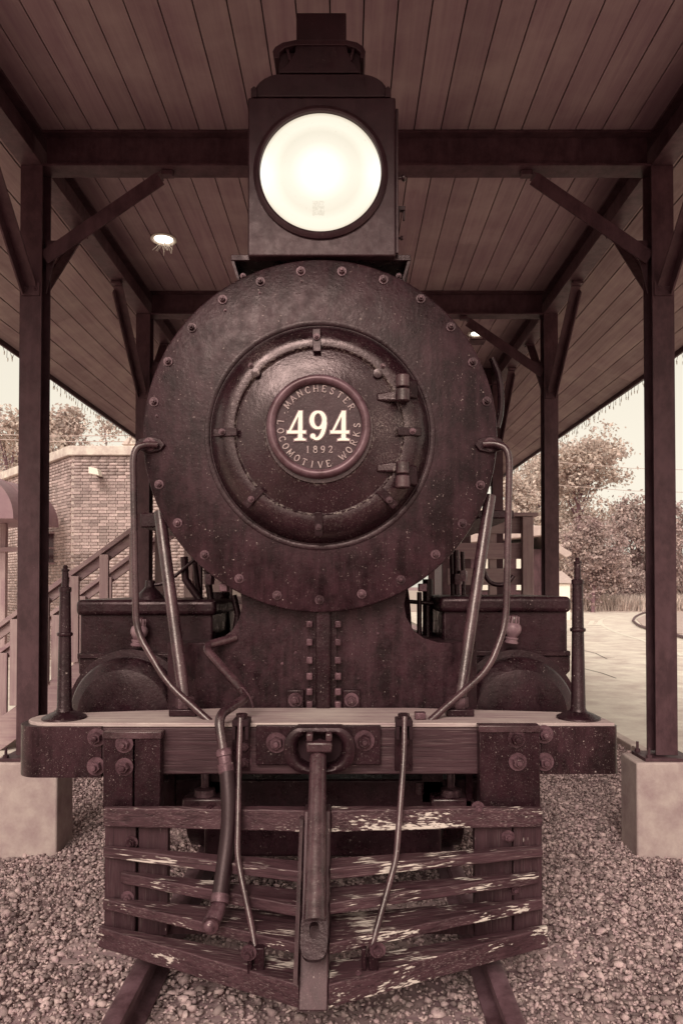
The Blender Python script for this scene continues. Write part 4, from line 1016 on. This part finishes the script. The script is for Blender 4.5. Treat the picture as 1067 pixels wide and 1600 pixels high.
# ------------------------------------------------------------------ wooden platform fence on the right
dk = empty('wooden_deck', P(810, 1000, 9.6), 'weathered timber platform with a three board railing behind the right cylinder', 'deck')
YK = 9.6
for y0, y1 in ((807, 833), (848, 873), (888, 914)):
    a = P(700, y1, YK); b = P(832, y0, YK); MB().box(a.x, b.x, YK+.05, YK+.09, a.z, b.z).build('rail_board', M['timber_x'], dk, bev=.004)
a = P(815, 1000, YK); b = P(831, 808, YK); MB().box(a.x, b.x, YK-.07, YK+.045, GZ, b.z).build('rail_post', M['timber'], dk, bev=.006)
a = P(700, 808, YK); b = P(838, 804, YK); MB().box(a.x, b.x, YK-.09, YK+.12, b.z-.03, b.z+.02).build('cap_rail', M['timber_x'], dk, bev=.004)
a = P(762, 1000, YK+.2); b = P(773, 800, YK+.2)
MB().box(a.x, b.x, YK+.1, YK+.2, GZ, b.z).build('rail_post', M['timber'], dk, bev=.006)
MB().box(P(700,0,YK).x, P(835,0,YK).x, YK+.1, 13, 1.25, 1.42).build('platform', M['timber_x'], dk)

# ------------------------------------------------------------------ brick building on the left
YW = 16.5
bl = empty('brick_building', P(150, 980, YW), 'brick building with white coping and a bent front behind the staircase', 'building')
zt = P(150, 712, YW).z; c1 = P(112, 712, YW); xE = P(330, 712, YW).x
# facade A faces the camera, facade B turns away towards the left
m = MB(); poly = [(xE, YW+.05), (c1.x, YW+.05), (c1.x-2.6, YW-1.9), (c1.x-9.0, YW-1.9), (c1.x-9.0, YW+8), (xE, YW+8)]
poly = [(xE, YW+.05), (c1.x, YW+.05), (c1.x-5.3, YW+6.0), (c1.x-5.3, YW+12), (xE, YW+12)]
m.prismz(poly, GZ, zt); m.build('wall', M['mortar'], bl)
zc_ = P(150, 697, YW).z
m = MB(); poly2 = [(xE+.1, YW-.06), (c1.x-.05, YW-.06), (c1.x-5.4, YW+5.86), (c1.x-5.4, YW+12.1), (xE+.1, YW+12.1)]
m.prismz(poly2, zt+.003, zc_); m.build('coping', M['coping'], bl, bev=.02)
bm_ = MB().box(-.098, .098, -.028, .03, -.031, .031).mesh('brick', 0); bm_.materials.append(M['brick'])
cand = []
courses = int((zt-GZ)/.075)
for c in range(courses):
    z = zt - .045 - c*.075
    x = c1.x + (.105 if c % 2 else .155)
    while x < xE-.1: cand.append((x, YW+.048, z, 0)); x += .208
dB = Vector((-5.3, 5.95)).normalized(); angB = math.atan2(dB.y, dB.x)
for c in range(courses):
    z = zt - .045 - c*.075; t = .11 if c % 2 else .16
    while t < 7.6:
        cand.append((c1.x + dB.x*t, YW+.05 + dB.y*t, z, angB)); t += .208
def proj(x, y, z):
    return (CX + F*x/y, 915 - F*(z-H)/y)
vis = [b for b in cand if 85 < proj(*b[:3])[0] < 215 and proj(*b[:3])[1] < 885]
oth = [b for b in cand if b not in vis]
random.shuffle(vis)
vis.sort(key=lambda b: (abs(proj(*b[:3])[1]-800)//60, abs(proj(*b[:3])[0]-160)))
for b in vis[:290]:
    inst('brick', bm_, (b[0], b[1], b[2]), bl, (0, 0, b[3] + random.uniform(-.01, .01)))
V = []; Fc = []
base = np.array([v.co[:] for v in bm_.vertices]); fac = np.array([p.vertices[:] for p in bm_.polygons])
for i, b in enumerate(vis[290:] + oth):
    ca, sa = math.cos(b[3]), math.sin(b[3]); q = base.copy(); q[:,0], q[:,1] = base[:,0]*ca-base[:,1]*sa, base[:,0]*sa+base[:,1]*ca
    V.append(q + np.array(b[:3])); Fc.append(fac + 8*i)
o = big_mesh('further_bricks', np.concatenate(V), np.concatenate(Fc), M['brick_i'], bl); tag(o, kind='stuff')
# left wing with barrel awning, window and door
Xa = P(97, 0, 16.4).x; za, zb_ = 3.95, 2.98
pr = [(Xa-6, za)] + [(Xa - 1.0 + 1.0*math.sin(a), zb_ + .03 + (za-zb_-.03)*math.cos(a)) for a in np.linspace(0, PI/2, 12)] + [(Xa, zb_), (Xa-6, zb_)]
aw = MB().prism(pr, 14.2, 16.45).build('barrel_awning', M['awning'], bl, angle=30)
for yy in (14.9, 15.7):
    MB().prism([(x+.012, z+.012) for x, z in pr[:-2]] + [(Xa-.1, zb_+.05), (Xa-1.1, za-.06), (Xa-6, za-.06)], yy, yy+.03).build('awning_seam', M['awning'], aw)
for px in (12, 50):
    MB().box(P(px,0,15.3).x-.06, P(px,0,15.3).x+.06, 15.3, 15.42, GZ, zb_-.004).build('awning_post', M['timber'], bl)
MB().box(P(-60,0,15.3).x, P(56,0,15.3).x, 15.25, 15.35, P(0,862,15.3).z, P(0,855,15.3).z).build('awning_beam', M['timber_x'], bl)
wq = P(78, 845, 17.5)
wf = MB().box(P(50,0,17.4).x, P(100,0,17.4).x, 17.35, 17.45, P(0,880,17.4).z, P(0,832,17.4).z).build('window', M['glass'], bl)
for py in (832, 856, 880): MB().box(P(48,0,17.35).x, P(102,0,17.35).x, 17.30, 17.345, P(0,py+2,17.35).z, P(0,py-1,17.35).z).build('window_bar', M['timber_x'], wf)
for px in (50, 76, 100): MB().box(P(px-1.5,0,17.3).x, P(px+1.5,0,17.3).x, 17.26, 17.295, P(0,882,17.3).z, P(0,830,17.3).z).build('window_bar', M['timber'], wf)
# flood light on the wall
fl = empty('floodlight', P(150, 738, YW-.2), 'white floodlight fixed high on the brick wall', 'floodlight')
a = P(141, 744, YW-.35); b = P(155, 730, YW-.35)
MB().hexa([(a.x-.0,YW-.45,a.z+.05),(b.x+.04,YW-.45,a.z),(b.x+.04,YW-.2,a.z),(a.x,YW-.2,a.z+.05),(a.x,YW-.45,b.z),(b.x,YW-.45,b.z-.05),(b.x,YW-.2,b.z-.05),(a.x,YW-.2,b.z)]).build('lamp_head', M['white'], fl, bev=.01)
MB().tube([P(153, 741, YW-.25), P(158, 745, YW-.02)], .05, 8).build('lamp_arm', M['steel'], fl)
# pale gabled roof behind the coping
gb = empty('white_gabled_hut', P(235, 690, 24), 'white gabled roof peeping over the brick wall coping', 'building')
a = P(190, 694, 24); b = P(300, 660, 24)
m = MB(); m.prism([(a.x, a.z), (P(212,672,24).x, P(212,672,24).z), (b.x+1, P(212,672,24).z+.2), (b.x+2, a.z)], 24, 28); m.build('roof', M['coping'], gb)
for px in (200, 215): MB().bar(P(px,693,23.96), P(px+9,674,23.96), .03, .03, (0,1,0)).build('roof_seam', M['kerb'], gb)
m = MB().box(a.x+.3, b.x+1.5, 24.1, 28, GZ, a.z-.003); m.build('wall', M['white'], gb)

# ------------------------------------------------------------------ background right
# little white shed
swh = empty('white_shed', P(885, 945, 38), 'small white shed with a pale roof beyond the right cylinder', 'shed')
a = P(860, 937, 38); b = P(890, 912, 38)
MB().box(a.x, b.x, 38, 41, GZ, b.z).build('wall', M['white'], swh)
m = MB(); x0_, x1_ = P(858,0,38).x, P(893,0,38).x; zr_ = P(0,900,38).z; ze = P(0,911,38).z
m.add([(x0_,37.8,ze),(x1_,37.8,ze),(x1_,41.2,ze),(x0_,41.2,ze),(x0_,39.5,zr_+.3),(x1_-.25,39.5,zr_+.3)], [(0,1,5,4),(2,3,4,5),(1,2,5),(0,4,3),(0,3,2,1)]); m.build('roof', M['roof'], swh)
MB().box(P(887,0,38).x+.06, P(887,0,38).x+.5, 37.95, 37.99, GZ, P(0,918,38).z).build('door', M['kerb'], swh)
# depot with flared eaves
dp_ = empty('depot_building', P(845, 930, 24), 'dark depot with a flared curved roof edge behind the right posts', 'building')
pts = [(855, 822), (862, 838), (872, 850), (884, 858), (893, 863)]
m = MB(); pp = [P(x, y, 24) for x, y in pts]; up_ = [(p.x, p.z) for p in pp]
pl2 = up_ + [(up_[-1][0], up_[-1][1]-.10)] + [(x, z-.30) for x, z in up_[::-1][1:]]
pl2 = [(P(690,0,24).x, P(0,812,24).z)] + pl2 + [(P(690,0,24).x, P(0,852,24).z)]
m.prism(pl2, 24, 30); m.build('flared_roof', M['roof'], dp_, bev=.03)
MB().box(P(700,0,24).x, P(868,0,24).x, 24.8, 29, GZ, P(0,856,24).z).build('wall', M['steel'], dp_)
wa = P(755, 0, 24.7).x
for px in (745, 772, 803, 845): 
    w_ = MB().box(P(px,0,24.7).x, P(px+16,0,24.7).x, 24.72, 24.79, P(0,922,24.7).z, P(0,868,24.7).z).build('window', M['white'], dp_)
# road edge verge with grass
mb = MB(); mb.box(-2, 120, 49.2, 260, -.48, -.16); tag(mb.build('verge', M['grass']), kind='structure')
def blades(name, n, x0, x1, y0, y1, h0, h1, mat, label, z=GZ):
    X = rng.uniform(x0, x1, n); Yb = rng.uniform(y0, y1, n); hh = rng.uniform(h0, h1, n); a = rng.uniform(0, PI, n); wd = hh*.05
    lean = rng.uniform(-.35, .35, (n, 2))*hh[:,None]
    dx, dy = np.cos(a)*wd, np.sin(a)*wd
    V = np.stack([np.stack([X-dx, Yb-dy, np.full(n, z)],1), np.stack([X+dx, Yb+dy, np.full(n, z)],1), np.stack([X+lean[:,0], Yb+lean[:,1], z+hh],1)],1).reshape(-1,3)
    o = big_mesh(name, V, np.arange(3*n).reshape(-1,3), mat); return tag(o, label, kind='stuff')
blades('tall_grass', 26000, 12, 40, 49.4, 56, .25, 1.3, M['grass'], 'tall dry grass on the far side of the road', -.17)
blades('weeds', 900, 3.9, 5.2, 24, 34, .05, .3, M['grass'], 'low weeds growing at the road edge near the flag staff')
# painted lines: long curve and a box marking
def strip(name, pts, wd, z, mat):
    m = MB(); ribbon2 = []
    pts = [Vector(p) for p in pts]
    for i, p in enumerate(pts):
        t = (pts[min(i+1,len(pts)-1)] - pts[max(i-1,0)]).normalized(); nn = Vector((-t.y, t.x, 0))*wd/2
        ribbon2 += [(p.x+nn.x, p.y+nn.y, z), (p.x-nn.x, p.y-nn.y, z)]
    m.add(ribbon2, [(2*i, 2*i+1, 2*i+3, 2*i+2) for i in range(len(pts)-1)])
    return tag(m.build(name, mat), kind='structure')
def gp(px, py, z=GZ+.02):
    # ground point under a pixel
    v = -(py-CY)/F; dy = math.cos(PITCH)-v*math.sin(PITCH); dz = math.sin(PITCH)+v*math.cos(PITCH)
    Y = (z-H)/dz*dy; u = (px-CX)/F; return Vector((u*Y/dy, Y, z))
strip('road_line', catmull([gp(1067,1025), gp(1005,1001), gp(965,989), gp(942,978), gp(938,970), gp(948,965), gp(965,962)], 8), .16, GZ+.026, M['white'])
for A, B in (((921,977),(936,977)),((921,970),(938,970)),((921,977),(925,970)),((933,977),(938,970))):
    strip('road_marking', [gp(*A), gp(*B)], .22, GZ+.027+random.random()*.004, M['white'])
for pts in ([(905,1026),(930,1027),(960,1028)], [(905,1015),(930,1021),(948,1030)], [(908,1044),(940,1052),(962,1060)]): strip('road_crack', [gp(*p) for p in pts], .025, GZ+.025, M['dark'])
strip('pavement_seam', [gp(-40,1135), gp(24,1132)], .05, GZ+.025, M['dark'])
strip('pavement_seam', [gp(-40,1028), gp(30,1012)], .04, GZ+.025, M['dark'])
# curved siding rails far right
sd_ = empty('siding_track', gp(1020, 985), 'pair of curved siding rails across the road at the far right', 'railway track')
for pts in ([(988,972),(994,964),(1010,958),(1040,954),(1075,952)], [(988,972),(1003,982),(1045,992),(1075,1001)]):
    p3 = [gp(*p)+Vector((0,0,.07)) for p in pts]; MB().tube(catmull(p3, 6), .055, 6).build('rail', M['rail'], sd_)
gpz = [gp(994,968), gp(1003,978), gp(1045,988), gp(1120,1000), gp(1120,951), gp(1040,955), gp(1010,960)]
m = MB(); m.prismz([(p.x, p.y) for p in gpz], GZ+.021, GZ+.05); tag(m.build('siding_bed', M['gravel']), kind='structure')
# overhead wires
for (x0_, y0_, x1_, y1_, Y_, lab) in ((-60,677,230,680,30,'upper overhead wire crossing the trees left of the shelter'), (-60,684,230,690,30,'lower overhead wire crossing the trees left of the shelter'), (870,722,1100,735,45,'upper overhead wire in the sky behind the right posts'), (870,758,1100,770,45,'lower overhead wire in the sky behind the right posts')):
    tag(MB().tube([P(x0_,y0_,Y_), P((x0_+x1_)/2,(y0_+y1_)/2+3,Y_), P(x1_,y1_,Y_)], .018, 6).build('overhead_wire', M['roof']), lab, 'wire', 'overhead wires')

# ------------------------------------------------------------------ trees
def tree(px, base_y, Yt, top_y, wpx, lab, mat, n=5200, lf=.22, seed=1, lobes=16, dens=1.0, cat='tree'):
    if px > 500: Yt *= 1.35; lf *= 1.3
    r_ = np.random.default_rng(seed); rd = random.Random(seed)
    base = P(px, 915, Yt); base.z = GZ-.2
    ht = P(px, top_y, Yt).z - base.z; W = PXm(wpx, Yt)/2
    e = empty('tree', base, lab, cat, 'trees behind the shelter')
    tk = MB(); tk.tube([base, base+Vector((.1,0,ht*.3)), base+Vector((-.15,0,ht*.55)), base+Vector((0,0,ht*.8))], [.022*ht, .016*ht, .010*ht, .003*ht], 10)
    cen = []
    for k in range(lobes):
        a = rd.uniform(0, 2*PI); u = rd.random(); zf = .20 + .72*u; rr = W*(1-abs(zf-.50)**1.6*1.9)*rd.uniform(.25, .85)
        c = base + Vector((math.cos(a)*rr, math.sin(a)*rr*.7, ht*zf)); s_ = W*rd.uniform(.28, .5); cen.append((c, s_))
        st = base + Vector((0,0,ht*max(.15, zf-.25))); tk.tube([st, (st+c)/2+Vector((0,0,-.03*ht)), c], [.007*ht, .005*ht, .002*ht], 6)
    tk.build('trunk', M['bark'], e)
    cen.append((base+Vector((0,0,ht*.93)), W*.25))
    ws = np.array([c[1]**2 for c in cen]); idx = r_.choice(len(cen), n, p=ws/ws.sum())
    C = np.array([tuple(c[0]) for c in cen])[idx]; Sg = np.array([c[1] for c in cen])[idx]
    d = r_.normal(size=(n,3)); d /= np.linalg.norm(d, axis=1)[:,None]; d *= (r_.random(n)**.45)[:,None]
    # clumps: pull leaves towards random twig ends
    tw = r_.normal(size=(len(cen), 26, 3)); tw /= np.linalg.norm(tw, axis=2)[...,None]; tw *= r_.uniform(.4, 1.15, (len(cen),26,1))
    tp = tw[idx, r_.integers(0, 26, n)]
    dd = tp + r_.normal(size=(n,3))*.17; dd[:,2] *= .8
    Pp = C + dd*Sg[:,None]*1.15
    ax = r_.normal(size=(n,3)); ax /= np.linalg.norm(ax,axis=1)[:,None]; bx = np.cross(ax, r_.normal(size=(n,3))); bx /= np.linalg.norm(bx,axis=1)[:,None]
    sz = lf*r_.uniform(.5, 1.2, n)[:,None]
    V = np.stack([Pp-ax*sz*.5, Pp+bx*sz*.28, Pp+ax*sz*.5, Pp-bx*sz*.28], 1).reshape(-1,3)
    o = big_mesh('crown', V, np.arange(4*n).reshape(-1,4), mat, e)
tree(905, 930, 52, 688, 165, 'tallest pale leafy tree between the two right posts', M['leaf'], 16000, .34, 3, 24)
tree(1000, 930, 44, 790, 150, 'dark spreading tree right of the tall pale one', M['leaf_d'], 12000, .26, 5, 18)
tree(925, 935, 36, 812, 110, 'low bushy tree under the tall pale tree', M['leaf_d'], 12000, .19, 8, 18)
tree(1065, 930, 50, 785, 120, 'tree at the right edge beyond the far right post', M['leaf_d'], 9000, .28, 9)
tree(840, 930, 58, 715, 150, 'pale tree partly hidden by the second right post', M['leaf'], 12000, .36, 11)
tree(800, 930, 48, 735, 110, 'pale tree seen beside the smokebox on the right', M['leaf'], 8000, .3, 12)
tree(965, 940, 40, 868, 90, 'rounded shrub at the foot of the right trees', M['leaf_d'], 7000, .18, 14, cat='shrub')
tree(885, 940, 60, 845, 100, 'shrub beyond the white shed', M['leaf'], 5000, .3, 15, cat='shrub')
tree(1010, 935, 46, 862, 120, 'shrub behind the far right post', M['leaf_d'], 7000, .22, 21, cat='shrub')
tree(20, 930, 34, 628, 175, 'full tree at the far left edge behind the left post', M['leaf'], 15000, .24, 16, 22)
tree(105, 930, 36, 634, 120, 'tree above the brick wall just right of the left post', M['leaf'], 12000, .24, 17, 20)
tree(172, 930, 32, 640, 95, 'thin airy tree above the wall beside the gabled roof', M['leaf'], 5200, .17, 18, 20)
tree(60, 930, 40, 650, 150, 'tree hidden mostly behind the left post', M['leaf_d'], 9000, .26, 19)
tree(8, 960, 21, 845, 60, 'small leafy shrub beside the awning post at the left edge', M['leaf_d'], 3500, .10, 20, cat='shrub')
